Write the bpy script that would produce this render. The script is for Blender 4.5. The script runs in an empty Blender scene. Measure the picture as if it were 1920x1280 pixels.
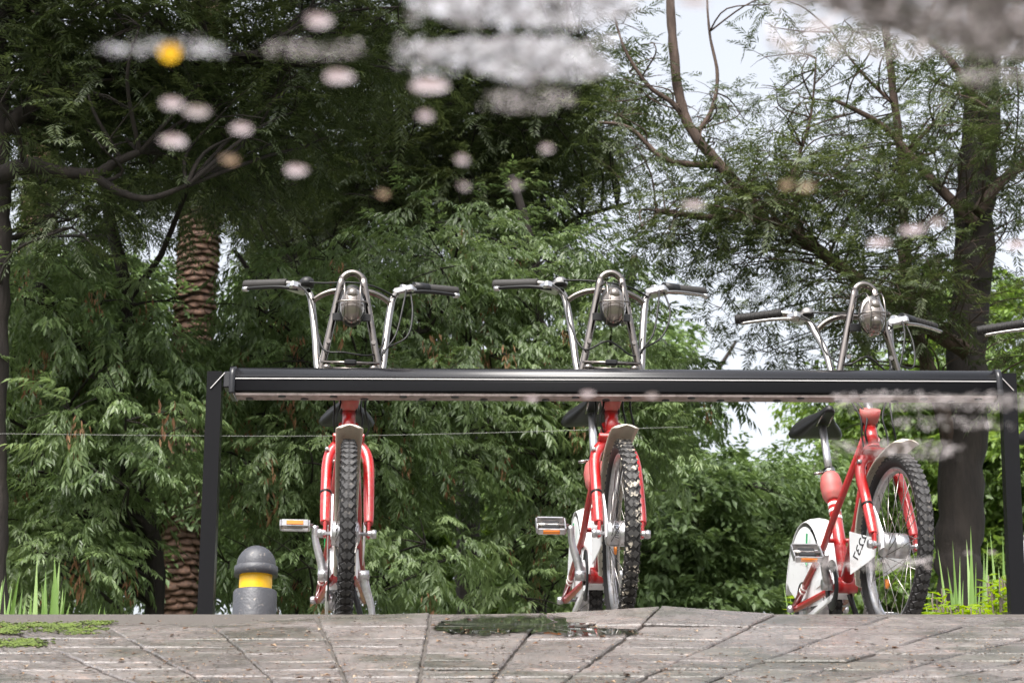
import bpy, math, random
import numpy as np
from mathutils import Vector, Matrix

random.seed(7)
rng = np.random.default_rng(7)
PI = math.pi
sc = bpy.context.scene
COL = sc.collection

# ------------------------------------------------------------------ camera
F = 3850.0                                  # focal length in pixels of the 1920 px wide photograph
PITCH = math.atan(F / 11640.0)
CZ = -1.159                                 # lens height; z = 0 is the terrace the bicycles stand on
cam_data = bpy.data.cameras.new('camera')
cam = bpy.data.objects.new('camera', cam_data); COL.objects.link(cam)
cam.location = (0, 0, CZ)
cam.rotation_euler = (PI / 2 + PITCH, 0, 0)
cam_data.sensor_width = 36.0
cam_data.lens = F / 1920 * 36
cam_data.clip_start = 0.02
cam_data.clip_end = 2000
cam_data.dof.use_dof = True
cam_data.dof.focus_distance = 6.7
cam_data.dof.aperture_fstop = 10.0
sc.camera = cam

# ------------------------------------------------------------------ sky, sun, exposure
SUN_EL, SUN_AZ = math.radians(58), math.radians(200)   # azimuth clockwise from +Y: behind the camera, a little left
w = bpy.data.worlds.new('World'); sc.world = w; w.use_nodes = True
nt = w.node_tree
bg = nt.nodes['Background']
sky = nt.nodes.new('ShaderNodeTexSky'); sky.sky_type = 'NISHITA'; sky.sun_disc = False
sky.sun_elevation = SUN_EL; sky.sun_rotation = SUN_AZ
sky.air_density = 1.0; sky.dust_density = 8.0; sky.ozone_density = 1.0
hs = nt.nodes.new('ShaderNodeHueSaturation'); hs.inputs['Saturation'].default_value = .3   # overcast: pale sky
nt.links.new(sky.outputs[0], hs.inputs['Color']); nt.links.new(hs.outputs[0], bg.inputs[0]); bg.inputs[1].default_value = 0.15
sd = bpy.data.lights.new('sun', 'SUN'); sd.energy = 1.2; sd.angle = math.radians(40); sd.color = (1, .97, .92)
sun = bpy.data.objects.new('sun', sd); COL.objects.link(sun)
sdir = Vector((math.sin(SUN_AZ) * math.cos(SUN_EL), math.cos(SUN_AZ) * math.cos(SUN_EL), math.sin(SUN_EL)))
sun.rotation_euler = sdir.to_track_quat('Z', 'Y').to_euler()
sun.location = sdir * 30
sc.view_settings.view_transform = 'Standard'
sc.view_settings.look = 'None'
sc.view_settings.gamma = 1.0
sc.view_settings.use_curve_mapping = False
sc.view_settings.exposure = 1.5
sc.cycles.max_bounces = 7; sc.cycles.diffuse_bounces = 3; sc.cycles.glossy_bounces = 4
sc.cycles.transmission_bounces = 4; sc.cycles.transparent_max_bounces = 8

# ------------------------------------------------------------------ pixel -> place
CP, SP = math.cos(PITCH), math.sin(PITCH)
def ray(px, py):
    r = (px - 960) / F; u = (640 - py) / F
    return Vector((r, CP - u * SP, SP + u * CP))
def W(px, py, Y):
    d = ray(px, py); return Vector((0, 0, CZ)) + d * (Y / d.y)
CREST_Y, SLOPE = 6.1, 0.30
def on_ramp(px, py, lift=0.0):              # the sloping pavement: z = -SLOPE*(CREST_Y - y)
    d = ray(px, py)
    t = (-SLOPE * CREST_Y + lift - CZ) / (d.z - SLOPE * d.y)
    return Vector((0, 0, CZ)) + d * t
def on_level(px, py, z):
    d = ray(px, py); return Vector((0, 0, CZ)) + d * ((z - CZ) / d.z)

# ------------------------------------------------------------------ materials
def socket(b, *names):
    for n in names:
        if n in b.inputs: return b.inputs[n]
MATS = {}
def mat(name, col, rough=.5, metal=0., col2=None, nscale=20., amt=.5, bump=0., bscale=None, coat=0., spec=.5, sharp=.15, vary=0., rough2=None, stretch=None, trans=0.):
    m = bpy.data.materials.new(name); m.use_nodes = True
    N, L = m.node_tree.nodes, m.node_tree.links
    b = N['Principled BSDF']
    b.inputs['Base Color'].default_value = (*col, 1); b.inputs['Roughness'].default_value = rough
    b.inputs['Metallic'].default_value = metal
    socket(b, 'Specular IOR Level', 'Specular').default_value = spec
    if coat: socket(b, 'Coat Weight', 'Clearcoat').default_value = coat; socket(b, 'Coat Roughness').default_value = .06
    tc = N.new('ShaderNodeTexCoord'); vec = tc.outputs['Object']
    if stretch:
        mp = N.new('ShaderNodeMapping'); mp.inputs['Scale'].default_value = stretch; L.new(vec, mp.inputs[0]); vec = mp.outputs[0]
    out = None
    if col2 is not None:
        n = N.new('ShaderNodeTexNoise'); n.inputs['Scale'].default_value = nscale; n.inputs['Detail'].default_value = 6; n.inputs['Roughness'].default_value = .65
        L.new(vec, n.inputs['Vector'])
        r = N.new('ShaderNodeMapRange'); r.inputs[1].default_value = amt - sharp; r.inputs[2].default_value = amt + sharp; L.new(n.outputs['Fac'], r.inputs[0])
        mx = N.new('ShaderNodeMix'); mx.data_type = 'RGBA'; L.new(r.outputs[0], mx.inputs[0])
        mx.inputs[6].default_value = (*col2, 1); mx.inputs[7].default_value = (*col, 1); out = mx.outputs[2]
        if rough2 is not None:
            mr = N.new('ShaderNodeMapRange'); L.new(r.outputs[0], mr.inputs[0]); mr.inputs[3].default_value = rough2; mr.inputs[4].default_value = rough
            L.new(mr.outputs[0], b.inputs['Roughness'])
    if vary:
        oi = N.new('ShaderNodeObjectInfo'); mr = N.new('ShaderNodeMapRange'); L.new(oi.outputs['Random'], mr.inputs[0])
        mr.inputs[3].default_value = 1 - vary; mr.inputs[4].default_value = 1 + vary
        hv = N.new('ShaderNodeHueSaturation'); L.new(mr.outputs[0], hv.inputs['Value'])
        if out is None: hv.inputs['Color'].default_value = (*col, 1)
        else: L.new(out, hv.inputs['Color'])
        out = hv.outputs[0]
    if out is not None: L.new(out, b.inputs['Base Color'])
    if bump:
        n2 = N.new('ShaderNodeTexNoise'); n2.inputs['Scale'].default_value = bscale or nscale * 3; n2.inputs['Detail'].default_value = 5
        L.new(vec, n2.inputs['Vector'])
        bp = N.new('ShaderNodeBump'); bp.inputs['Strength'].default_value = bump; bp.inputs['Distance'].default_value = .01
        L.new(n2.outputs['Fac'], bp.inputs['Height']); L.new(bp.outputs[0], b.inputs['Normal'])
    MATS[name] = m
    return m

def leaf_mat(name, dark, mid, light, rough=.4, trans=.3, spec=.5):
    m = bpy.data.materials.new(name); m.use_nodes = True
    N, L = m.node_tree.nodes, m.node_tree.links
    b = N['Principled BSDF']; b.inputs['Roughness'].default_value = rough
    socket(b, 'Specular IOR Level', 'Specular').default_value = spec
    a = N.new('ShaderNodeAttribute'); a.attribute_name = 'tint'
    cr = N.new('ShaderNodeValToRGB'); L.new(a.outputs['Fac'], cr.inputs[0])
    e = cr.color_ramp.elements; e[0].color = (*dark, 1); e[1].color = (*light, 1)
    x = e.new(.5); x.color = (*mid, 1)
    L.new(cr.outputs[0], b.inputs['Base Color'])
    t = N.new('ShaderNodeBsdfTranslucent')
    hs = N.new('ShaderNodeHueSaturation'); hs.inputs['Value'].default_value = 1.5; hs.inputs['Saturation'].default_value = 1.15; hs.inputs['Hue'].default_value = .485
    L.new(cr.outputs[0], hs.inputs['Color']); L.new(hs.outputs[0], t.inputs['Color'])
    mx = N.new('ShaderNodeMixShader'); mx.inputs[0].default_value = trans
    L.new(b.outputs[0], mx.inputs[1]); L.new(t.outputs[0], mx.inputs[2])
    L.new(mx.outputs[0], N['Material Output'].inputs[0])
    MATS[name] = m
    return m

def thin_mat(name, col, col2, nscale=40., trans=.65, gap=0.):       # petals, leaf scraps and sheen flakes: thin, light shines through
    m = bpy.data.materials.new(name); m.use_nodes = True
    N, L = m.node_tree.nodes, m.node_tree.links
    b = N['Principled BSDF']; b.inputs['Roughness'].default_value = .5
    tc = N.new('ShaderNodeTexCoord'); n = N.new('ShaderNodeTexNoise'); n.inputs['Scale'].default_value = nscale; n.inputs['Detail'].default_value = 5
    L.new(tc.outputs['Object'], n.inputs['Vector'])
    r = N.new('ShaderNodeMapRange'); r.inputs[1].default_value = .4; r.inputs[2].default_value = .6; L.new(n.outputs['Fac'], r.inputs[0])
    mx = N.new('ShaderNodeMix'); mx.data_type = 'RGBA'; mx.inputs[6].default_value = (*col, 1); mx.inputs[7].default_value = (*col2, 1); L.new(r.outputs[0], mx.inputs[0])
    L.new(mx.outputs[2], b.inputs['Base Color'])
    t = N.new('ShaderNodeBsdfTranslucent'); L.new(mx.outputs[2], t.inputs['Color'])
    ms = N.new('ShaderNodeMixShader'); ms.inputs[0].default_value = trans; L.new(b.outputs[0], ms.inputs[1]); L.new(t.outputs[0], ms.inputs[2])
    out = ms.outputs[0]
    if gap:
        n2 = N.new('ShaderNodeTexNoise'); n2.inputs['Scale'].default_value = nscale * .8; n2.inputs['Detail'].default_value = 4; L.new(tc.outputs['Object'], n2.inputs['Vector'])
        r2 = N.new('ShaderNodeMapRange'); r2.inputs[1].default_value = gap - .12; r2.inputs[2].default_value = gap + .12; L.new(n2.outputs['Fac'], r2.inputs[0])
        tr = N.new('ShaderNodeBsdfTransparent'); m3 = N.new('ShaderNodeMixShader')
        L.new(r2.outputs[0], m3.inputs[0]); L.new(tr.outputs[0], m3.inputs[1]); L.new(out, m3.inputs[2]); out = m3.outputs[0]
    L.new(out, N['Material Output'].inputs[0])
    MATS[name] = m
    return m

mat('red_paint', (.33, .008, .009), .32, coat=.55, col2=(.26, .055, .04), nscale=55, amt=.41, sharp=.05, rough2=.65, bump=.05, bscale=60)
mat('faded_red', (.40, .075, .07), .5, col2=(.28, .10, .085), nscale=30, amt=.5)
mat('chrome', (.30, .285, .27), .11, 1., col2=(.22, .19, .17), nscale=35, amt=.36, sharp=.1, rough2=.4)
mat('chrome_dark_reflect', (.18, .162, .15), .12, 1., col2=(.14, .12, .11), nscale=35, amt=.36, sharp=.1, rough2=.35)  # chrome copy with a dark brown reflection put into its base colour
mat('silver', (.50, .50, .52), .28, .9, col2=(.30, .28, .26), nscale=40, amt=.4, rough2=.5)
mat('black_rubber', (.014, .013, .013), .6, spec=.2, bump=.15, nscale=60)
mat('tread_rubber', (.040, .039, .040), .7, spec=.3, col2=(.10, .09, .08), nscale=60, amt=.38, sharp=.05)
mat('muddy_rubber', (.030, .028, .027), .65, col2=(.36, .32, .26), nscale=38, amt=.42, sharp=.03)
mat('black_plastic', (.012, .012, .013), .4, spec=.25)
mat('grip_grey', (.030, .028, .027), .6, spec=.25, bump=.2, nscale=200)
mat('cable_black', (.008, .008, .008), .4, spec=.25)
mat('lens', (.17, .145, .13), .08, .6, coat=1.)
mat('lens_dark', (.10, .085, .075), .12, .3, coat=1.)
mat('fender_cream', (.55, .51, .43), .45, col2=(.19, .13, .09), nscale=70, amt=.36, sharp=.05)
mat('white_plastic', (.74, .75, .76), .35, col2=(.5, .48, .45), nscale=40, amt=.33, sharp=.06)
mat('stripe_white', (.78, .77, .75), .4)
mat('orange_reflector', (.75, .22, .02), .25, coat=.5)
mat('green_mark', (.01, .36, .12), .4)
mat('ink', (.015, .015, .02), .5)
mat('rack_black', (.008, .008, .009), .24, col2=(.10, .095, .09), nscale=150, amt=.235, sharp=.02, spec=.06)
m = mat('beam_black', (.009, .009, .011), .2, col2=(.05, .048, .045), nscale=150, amt=.23, sharp=.02, spec=.42)
mat('rack_edge', (.52, .50, .49), .3, .6)
mat('rack_plate', (.27, .22, .21), .6, .1, col2=(.12, .09, .085), nscale=40, amt=.42)
mat('bollard_grey', (.045, .047, .055), .45, spec=.4, col2=(.17, .155, .14), nscale=60, amt=.36, sharp=.025, bump=.22, bscale=120)
mat('bollard_yellow', (.80, .46, .006), .35, col2=(.55, .30, .01), nscale=30, amt=.35)
mat('bark_dark', (.024, .018, .015), .9, col2=(.010, .007, .006), nscale=14, amt=.5, bump=1., bscale=30, stretch=(1, 1, .25))
mat('bark_brown', (.070, .045, .034), .9, col2=(.027, .017, .013), nscale=16, amt=.48, bump=1., bscale=34, stretch=(1, 1, .3))
mat('bark_grey', (.20, .17, .14), .85, col2=(.09, .07, .055), nscale=14, amt=.48, bump=.8, bscale=30, stretch=(1, 1, .3))
mat('palm_core', (.030, .019, .014), .95)
mat('palm_scale', (.13, .068, .042), .85, col2=(.040, .022, .015), nscale=16, amt=.5, bump=.8, bscale=60, vary=.3)
def slab_mat():
    m = mat('slab', (.158, .141, .134), .32, col2=(.084, .075, .071), nscale=9, amt=.47, sharp=.22, bump=.6, bscale=130, vary=.2, rough2=.22, spec=.55)
    N, L = m.node_tree.nodes, m.node_tree.links; b = N['Principled BSDF']
    src = b.inputs['Base Color'].links[0].from_socket
    tc = N.new('ShaderNodeTexCoord')
    def layer(src, scale, lo, hi, mulcol, detail=3):
        n = N.new('ShaderNodeTexNoise'); n.inputs['Scale'].default_value = scale; n.inputs['Detail'].default_value = detail; n.inputs['Roughness'].default_value = .7
        L.new(tc.outputs['Object'], n.inputs['Vector'])
        r = N.new('ShaderNodeMapRange'); r.inputs[1].default_value = lo; r.inputs[2].default_value = hi; L.new(n.outputs['Fac'], r.inputs[0])
        x = N.new('ShaderNodeMix'); x.data_type = 'RGBA'; x.blend_type = 'MULTIPLY'; x.inputs[7].default_value = (*mulcol, 1)
        L.new(r.outputs[0], x.inputs[0]); L.new(src, x.inputs[6]); return x.outputs[2]
    src = layer(src, 70, .52, .66, (.45, .42, .40))         # grit
    src = layer(src, 2.2, .50, .62, (.62, .66, .60))        # broad damp stains
    src = layer(src, 24, .54, .66, (1.40, 1.24, 1.16))      # worn pink patches
    L.new(src, b.inputs['Base Color'])
slab_mat()
mat('terrace', (.20, .18, .17), .7, col2=(.12, .11, .10), nscale=3, amt=.5)
mat('soil', (.055, .050, .030), .95, col2=(.040, .070, .020), nscale=1.2, amt=.5, bump=.6, bscale=8)
mat('joint', (.060, .052, .045), .9, bump=.5, bscale=120)
mat('moss', (.085, .125, .010), .9, col2=(.045, .065, .012), nscale=30, amt=.5, bump=1., bscale=90)
mat('wire', (.16, .16, .15), .5, .3)
m = mat('water_film', (.020, .022, .016), .02, spec=.6); m.node_tree.nodes['Principled BSDF'].inputs['IOR'].default_value = 1.33
def wet_edge(m):                              # thin water: the margin of the film lets the stone show through
    N, L = m.node_tree.nodes, m.node_tree.links
    a = N.new('ShaderNodeAttribute'); a.attribute_name = 'wet'
    tc = N.new('ShaderNodeTexCoord'); n = N.new('ShaderNodeTexNoise'); n.inputs['Scale'].default_value = 28; n.inputs['Detail'].default_value = 5; L.new(tc.outputs['Object'], n.inputs['Vector'])
    ad = N.new('ShaderNodeMath'); ad.operation = 'ADD'; L.new(a.outputs['Fac'], ad.inputs[0]); L.new(n.outputs['Fac'], ad.inputs[1])
    r = N.new('ShaderNodeMapRange'); r.inputs[1].default_value = .75; r.inputs[2].default_value = 1.15; L.new(ad.outputs[0], r.inputs[0])
    t = N.new('ShaderNodeBsdfTransparent'); x = N.new('ShaderNodeMixShader')
    L.new(r.outputs[0], x.inputs[0]); L.new(t.outputs[0], x.inputs[1]); L.new(N['Principled BSDF'].outputs[0], x.inputs[2]); L.new(x.outputs[0], N['Material Output'].inputs[0])
wet_edge(MATS['water_film'])
leaf_mat('ash_leaf', (.062, .098, .036), (.130, .190, .074), (.240, .315, .145), .38, .42, .7)
leaf_mat('fresh_leaf', (.060, .105, .024), (.115, .185, .045), (.21, .30, .085), .45, .4)
leaf_mat('cypress_leaf', (.024, .036, .013), (.054, .074, .028), (.105, .130, .052), .55, .32)
leaf_mat('far_leaf', (.062, .102, .036), (.120, .180, .068), (.205, .285, .125), .5, .35)
leaf_mat('blade_leaf', (.090, .170, .030), (.170, .280, .075), (.30, .42, .17), .4, .35)
leaf_mat('lime_leaf', (.075, .135, .012), (.13, .21, .020), (.21, .30, .035), .5, .45)
leaf_mat('seed_brown', (.17, .085, .040), (.30, .16, .085), (.42, .27, .15), .7, .3)
leaf_mat('litter', (.018, .013, .010), (.16, .085, .04), (.38, .31, .22), .6, .1)
thin_mat('petal_white', (.38, .34, .36), (.26, .20, .20), 60)
thin_mat('petal_grey', (.30, .27, .28), (.20, .16, .15), 60)
thin_mat('leaf_yellow', (.55, .33, .02), (.40, .21, .015), 60)
thin_mat('leaf_tan', (.22, .15, .10), (.15, .11, .08), 60)
thin_mat('sheen_white', (.72, .72, .76), (.42, .40, .42), 28, .75, .43)
thin_mat('sheen_grey', (.40, .385, .385), (.24, .215, .21), 24, .7, .43)

# ------------------------------------------------------------------ mesh helpers
class MB:
    def __init__(s): s.v = []; s.f = []; s.sm = []
    def add(s, vs, fs, smooth=False):
        o = len(s.v); s.v += [tuple(v) for v in vs]; s.f += [tuple(i + o for i in f) for f in fs]; s.sm += [smooth] * len(fs); return s
    def box(s, c, size, rot=None, bev=0.0):
        hx, hy, hz = (q / 2 for q in size); c = Vector(c)
        if bev:
            vs = []; b = bev
            for sx in (-1, 1):
                for sy in (-1, 1):
                    for sz in (-1, 1):
                        vs += [(sx * hx, sy * (hy - b), sz * (hz - b)), (sx * (hx - b), sy * hy, sz * (hz - b)), (sx * (hx - b), sy * (hy - b), sz * hz)]
            def i(sx, sy, sz, k): return ((sx * 2 + sy) * 2 + sz) * 3 + k
            fs = []
            for a in (0, 1):
                fs.append([i(a, 0, 0, 0), i(a, 1, 0, 0), i(a, 1, 1, 0), i(a, 0, 1, 0)][::1 if a else -1])
                fs.append([i(0, a, 0, 1), i(1, a, 0, 1), i(1, a, 1, 1), i(0, a, 1, 1)][::-1 if a else 1])
                fs.append([i(0, 0, a, 2), i(1, 0, a, 2), i(1, 1, a, 2), i(0, 1, a, 2)][::1 if a else -1])
            for a in (0, 1):
                for b2 in (0, 1):
                    fs.append([i(a, b2, 0, 0), i(a, b2, 0, 1), i(a, b2, 1, 1), i(a, b2, 1, 0)])
                    fs.append([i(a, 0, b2, 0), i(a, 0, b2, 2), i(a, 1, b2, 2), i(a, 1, b2, 0)])
                    fs.append([i(0, a, b2, 1), i(0, a, b2, 2), i(1, a, b2, 2), i(1, a, b2, 1)])
                    for c2 in (0, 1): fs.append([i(a, b2, c2, 0), i(a, b2, c2, 1), i(a, b2, c2, 2)])
        else:
            vs = [(sx * hx, sy * hy, sz * hz) for sx in (-1, 1) for sy in (-1, 1) for sz in (-1, 1)]
            fs = [(0, 1, 3, 2), (4, 6, 7, 5), (0, 4, 5, 1), (2, 3, 7, 6), (0, 2, 6, 4), (1, 5, 7, 3)]
        vs = [Vector(v) for v in vs]
        if rot is not None: vs = [rot @ v for v in vs]
        return s.add([v + c for v in vs], fs)
    def tube(s, pts, r, n=10, caps=True, flat=1.0, smooth=True):
        pts = [Vector(p) for p in pts]
        rs = list(r) if hasattr(r, '__len__') else [r] * len(pts)
        up = None; rings = []
        for i, p in enumerate(pts):
            t = (pts[min(i + 1, len(pts) - 1)] - pts[max(i - 1, 0)]).normalized()
            if up is None:
                up = Vector((0, 0, 1)) if abs(t.z) < .9 else Vector((0, 1, 0))
            sd_ = t.cross(up)
            if sd_.length < 1e-6: sd_ = t.orthogonal()
            sd_.normalize(); up = sd_.cross(t).normalized()
            rings.append([p + sd_ * (rs[i] * math.cos(a)) + up * (rs[i] * flat * math.sin(a)) for a in (2 * PI * k / n for k in range(n))])
        vs = [v for R in rings for v in R]; fs = []
        for i in range(len(pts) - 1):
            for k in range(n):
                a, b = i * n + k, i * n + (k + 1) % n
                fs.append((a, b, b + n, a + n))
        s.add(vs, fs, smooth)
        if caps:
            o = len(s.v) - len(vs)
            s.f.append(tuple(o + k for k in range(n))[::-1]); s.f.append(tuple(o + len(vs) - n + k for k in range(n))); s.sm += [False, False]
        return s
    def lathe(s, prof, n=24, axis='z', c=(0, 0, 0), smooth=True, closed=False):
        c = Vector(c); vs = []
        for (r, h) in prof:
            for k in range(n):
                a = 2 * PI * k / n
                p = (r * math.cos(a), r * math.sin(a), h) if axis == 'z' else (h, r * math.cos(a), r * math.sin(a))
                vs.append(c + Vector(p))
        fs = []; m_ = len(prof)
        for i in range(m_ if closed else m_ - 1):
            j = (i + 1) % m_
            for k in range(n):
                fs.append((i * n + k, i * n + (k + 1) % n, j * n + (k + 1) % n, j * n + k))
        return s.add(vs, fs, smooth)
    def loft(s, secs, smooth=True, caps=True):
        n = len(secs[0]); vs = [v for q in secs for v in q]; fs = []
        for i in range(len(secs) - 1):
            for k in range(n):
                fs.append((i * n + k, i * n + (k + 1) % n, (i + 1) * n + (k + 1) % n, (i + 1) * n + k))
        if caps: fs += [tuple(range(n))[::-1], tuple((len(secs) - 1) * n + k for k in range(n))]
        return s.add(vs, fs, smooth)
    def xf(s, M): s.v = [tuple(M @ Vector(v)) for v in s.v]; return s
    def mesh(s, name, material):
        me = bpy.data.meshes.new(name); me.from_pydata(s.v, [], s.f)
        me.polygons.foreach_set('use_smooth', s.sm)
        me.materials.append(MATS[material]); me.update()
        return me
    def build(s, name, material, parent=None):
        return link(name, s.mesh(name, material), parent)
def link(name, me, parent=None, M=None):
    o = bpy.data.objects.new(name, me); COL.objects.link(o)
    if parent is not None: o.parent = parent
    if M is not None: o.matrix_local = M
    return o
def empty(name, loc=(0, 0, 0), rz=0., parent=None, M=None):
    o = bpy.data.objects.new(name, None); COL.objects.link(o); o.empty_display_size = .1
    if parent is not None: o.parent = parent
    if M is not None: o.matrix_local = M
    else: o.location = loc; o.rotation_euler = (0, 0, rz)
    return o
def tag(o, label=None, cat=None, group=None, kind=None):
    for k, v in (('label', label), ('category', cat), ('group', group), ('kind', kind)):
        if v: o[k] = v
    return o
def smooth_path(pts, k=5):
    pts = [Vector(p) for p in pts]
    if len(pts) < 3: return pts
    out = []
    for i in range(len(pts) - 1):
        p0 = pts[max(i - 1, 0)]; p1 = pts[i]; p2 = pts[i + 1]; p3 = pts[min(i + 2, len(pts) - 1)]
        for j in range(k):
            t = j / k
            out.append(.5 * ((2 * p1) + (p2 - p0) * t + (2 * p0 - 5 * p1 + 4 * p2 - p3) * t * t + (3 * p1 - p0 - 3 * p2 + p3) * t ** 3))
    out.append(pts[-1]); return out
def lerp_list(a, n):
    return list(np.interp(np.linspace(0, len(a) - 1, n), range(len(a)), a))
def text_mesh(body, size, name):
    cu = bpy.data.curves.new(name, 'FONT'); cu.body = body; cu.size = size; cu.align_x = 'CENTER'; cu.align_y = 'CENTER'; cu.extrude = .0004; cu.shear = .25
    o = bpy.data.objects.new(name, cu); COL.objects.link(o)
    dg = bpy.context.evaluated_depsgraph_get()
    me = bpy.data.meshes.new_from_object(o.evaluated_get(dg))
    bpy.data.objects.remove(o); me.name = name
    return me

# ------------------------------------------------------------------ ground, terrace, pavement
def sheet(name, xs, prof, material):
    vs = [(x, y, z) for (y, z) in prof for x in xs]; n = len(xs); fs = []
    for j in range(len(prof) - 1):
        for i in range(n - 1): fs.append((j * n + i, j * n + i + 1, (j + 1) * n + i + 1, (j + 1) * n + i))
    return MB().add(vs, fs).build(name, material)
LOW = -1.47
foot = CREST_Y + (LOW + .06) / SLOPE
tag(sheet('ground', [-400, -60, -12, 0, 12, 60, 400], [(-400, LOW), (-20, LOW), (foot, LOW), (CREST_Y + .02, -.06), (CREST_Y + .1, -.05), (40, -.05), (900, -.05)], 'soil'), kind='structure')
tag(sheet('terrace', [-9, -3, 0, 3, 9], [(CREST_Y + .015, -.045), (CREST_Y + .02, -.006), (6.3, 0), (7.9, 0), (7.93, -.045)], 'terrace'), kind='structure')

pav = empty('pavement', (0, 0, 0)); tag(pav, kind='structure')
ROWS = [1149, 1173, 1197, 1211, 1224, 1239, 1254, 1268, 1284, 1303, 1325]
def jx(k, py): return 806 + 212 * k + (785 - 806 + (134 - 212) * k) * (py - 1155) / 125.
CREST_PX = [(-900, 1162), (0, 1163), (190, 1161), (380, 1163), (420, 1158), (600, 1156), (610, 1150), (800, 1149), (815, 1153), (1090, 1148), (1100, 1138), (1240, 1136), (1300, 1128), (1360, 1131), (1440, 1150), (1500, 1157), (1760, 1154), (1920, 1158), (3000, 1156)]
def crest_dz(px):
    py = np.interp(px, [c[0] for c in CREST_PX], [c[1] for c in CREST_PX])
    return float(-(py - 1150) * CREST_Y / F)
# bed that shows in the joints
bed = MB(); bv = []
for py in (1151, 1200, 1260, 1330):
    for px in range(-1500, 3501, 250):
        bv.append(on_ramp(px, py, -.011))
nb = len(range(-1500, 3501, 250))
bed.add(bv, [(j * nb + i, j * nb + i + 1, (j + 1) * nb + i + 1, (j + 1) * nb + i) for j in range(3) for i in range(nb - 1)])
bed.build('bedding', 'joint', pav)
RN = Vector((0, -SLOPE, 1)).normalized()
def make_slab(px4, lifts):
    """px4: far-left, far-right, near-right, near-left pixels on the ramp"""
    c = [on_ramp(px, py) for px, py in px4]
    c = [p + Vector((0, 0, l)) for p, l in zip(c, lifts)]
    ctr = sum(c, Vector()) / 4
    g = .0034
    out = []
    for p in c:
        d = ctr - p; out.append(p + d.normalized() * g * 1.3)
    n = 6
    loop = []                                # uneven worn edge: several points per side
    for i in range(4):
        a, b = out[i], out[(i + 1) % 4]
        for j in range(n):
            q = a.lerp(b, j / n)
            if j: q = q + (ctr - q).normalized() * random.uniform(0, .0045)
            loop.append(q)
    m_ = len(loop)
    inn = [q + (ctr - q).normalized() * .004 for q in loop]
    low = [q - RN * .004 for q in loop]
    base = [q - RN * .05 for q in loop]
    mb = MB()
    mb.add(base + low + inn + [ctr + RN * .001], [(i, (i + 1) % m_, m_ + (i + 1) % m_, m_ + i) for i in range(m_)]
           + [(m_ + i, m_ + (i + 1) % m_, 2 * m_ + (i + 1) % m_, 2 * m_ + i) for i in range(m_)]
           + [(2 * m_ + i, 2 * m_ + (i + 1) % m_, 3 * m_) for i in range(m_)])
    mb.build('slab', 'slab', pav)
for r in range(len(ROWS) - 1):
    y0, y1 = ROWS[r], ROWS[r + 1]
    for k in range(-7, 10):
        sh = 4 * math.sin(k * 2.1 + r)          # courses do not line up exactly
        px4 = [(jx(k, y0), y0 + sh * .15), (jx(k + 1, y0), y0 + sh * .15), (jx(k + 1, y1), y1 + sh * .15), (jx(k, y1), y1 + sh * .15)]
        if max(p[0] for p in px4) < -500 or min(p[0] for p in px4) > 2450: continue
        l = [random.uniform(-.004, .003) for _ in range(4)]
        if r == 0:
            l[0] = crest_dz(px4[0][0] + 6); l[1] = crest_dz(px4[1][0] - 6)
            l[2] = .3 * l[1]; l[3] = .3 * l[0]
        make_slab(px4, l)
def film(pts, label, lift=.0045):
    c = [on_ramp(px, py, lift) for px, py in pts]
    c = smooth_path(c + [c[0]], 10)[:-1]
    c = [p + Vector((random.uniform(-.012, .012), random.uniform(-1, 1) * .016, 0)) for p in c]
    c = [Vector((p.x, p.y, -SLOPE * (CREST_Y - p.y) + lift)) for p in c]
    ctr = sum(c, Vector()) / len(c); n = len(c)
    inn = [p.lerp(Vector((p.x * .97 + ctr.x * .03, ctr.y, 0)), .45) for p in c]; inn = [Vector((p.x, p.y, -SLOPE * (CREST_Y - p.y) + lift)) for p in inn]
    out = [p + Vector((0, (p.y - ctr.y) * .6, 0)) for p in c]; out = [Vector((p.x, p.y, -SLOPE * (CREST_Y - p.y) + lift - .0008)) for p in out]
    mb = MB().add(out + c + inn + [ctr], [(i, (i + 1) % n, n + (i + 1) % n, n + i) for i in range(n)] + [(n + i, n + (i + 1) % n, 2 * n + (i + 1) % n, 2 * n + i) for i in range(n)] + [(2 * n + i, 2 * n + (i + 1) % n, 3 * n) for i in range(n)], True)
    o = mb.build('puddle', 'water_film'); tag(o, label, None, None, 'structure')
    at = o.data.attributes.new('wet', 'FLOAT', 'POINT'); at.data.foreach_set('value', [0.] * n + [.55] * n + [1.] * (n + 1)); return o
film([(832, 1164), (900, 1157), (1000, 1156), (1075, 1159), (1112, 1166), (1092, 1174), (1150, 1180), (1200, 1184), (1150, 1188), (1050, 1187), (985, 1183), (905, 1188), (845, 1184), (816, 1174)], 'broad film of rainwater mirroring green leaves at the top of the slope')
# moss cushion at the crest on the left
mp = MB()
def moss_patch(x0, x1, y0, y1, n=2600):
    seeds_ = [(random.uniform(x0, x1), random.uniform(y0, y1)) for _ in range(26)]
    for _ in range(n):
        sx_, sy_ = random.choice(seeds_); px = random.gauss(sx_, 16); py = random.gauss(sy_, 2.0)
        if py < 1163: continue
        p = on_ramp(px, py, .002 + crest_dz(px) * max(0, (1173 - py) / 24)); a = random.uniform(0, PI); s_ = random.uniform(.003, .009)
        d = Vector((math.cos(a), math.sin(a), 0)) * s_; e = Vector((-math.sin(a), math.cos(a), 0)) * s_
        h = Vector((0, 0, random.uniform(.001, .004)))
        mp.add([p - d, p - e, p + d, p + e, p + h], [(0, 1, 4), (1, 2, 4), (2, 3, 4), (3, 0, 4)])
moss_patch(-60, 185, 1165, 1189); moss_patch(-60, 70, 1198, 1210, 700)
tag(mp.build('moss', 'moss'), 'bright green moss on the left end of the paving', 'moss', kind='stuff')

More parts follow.
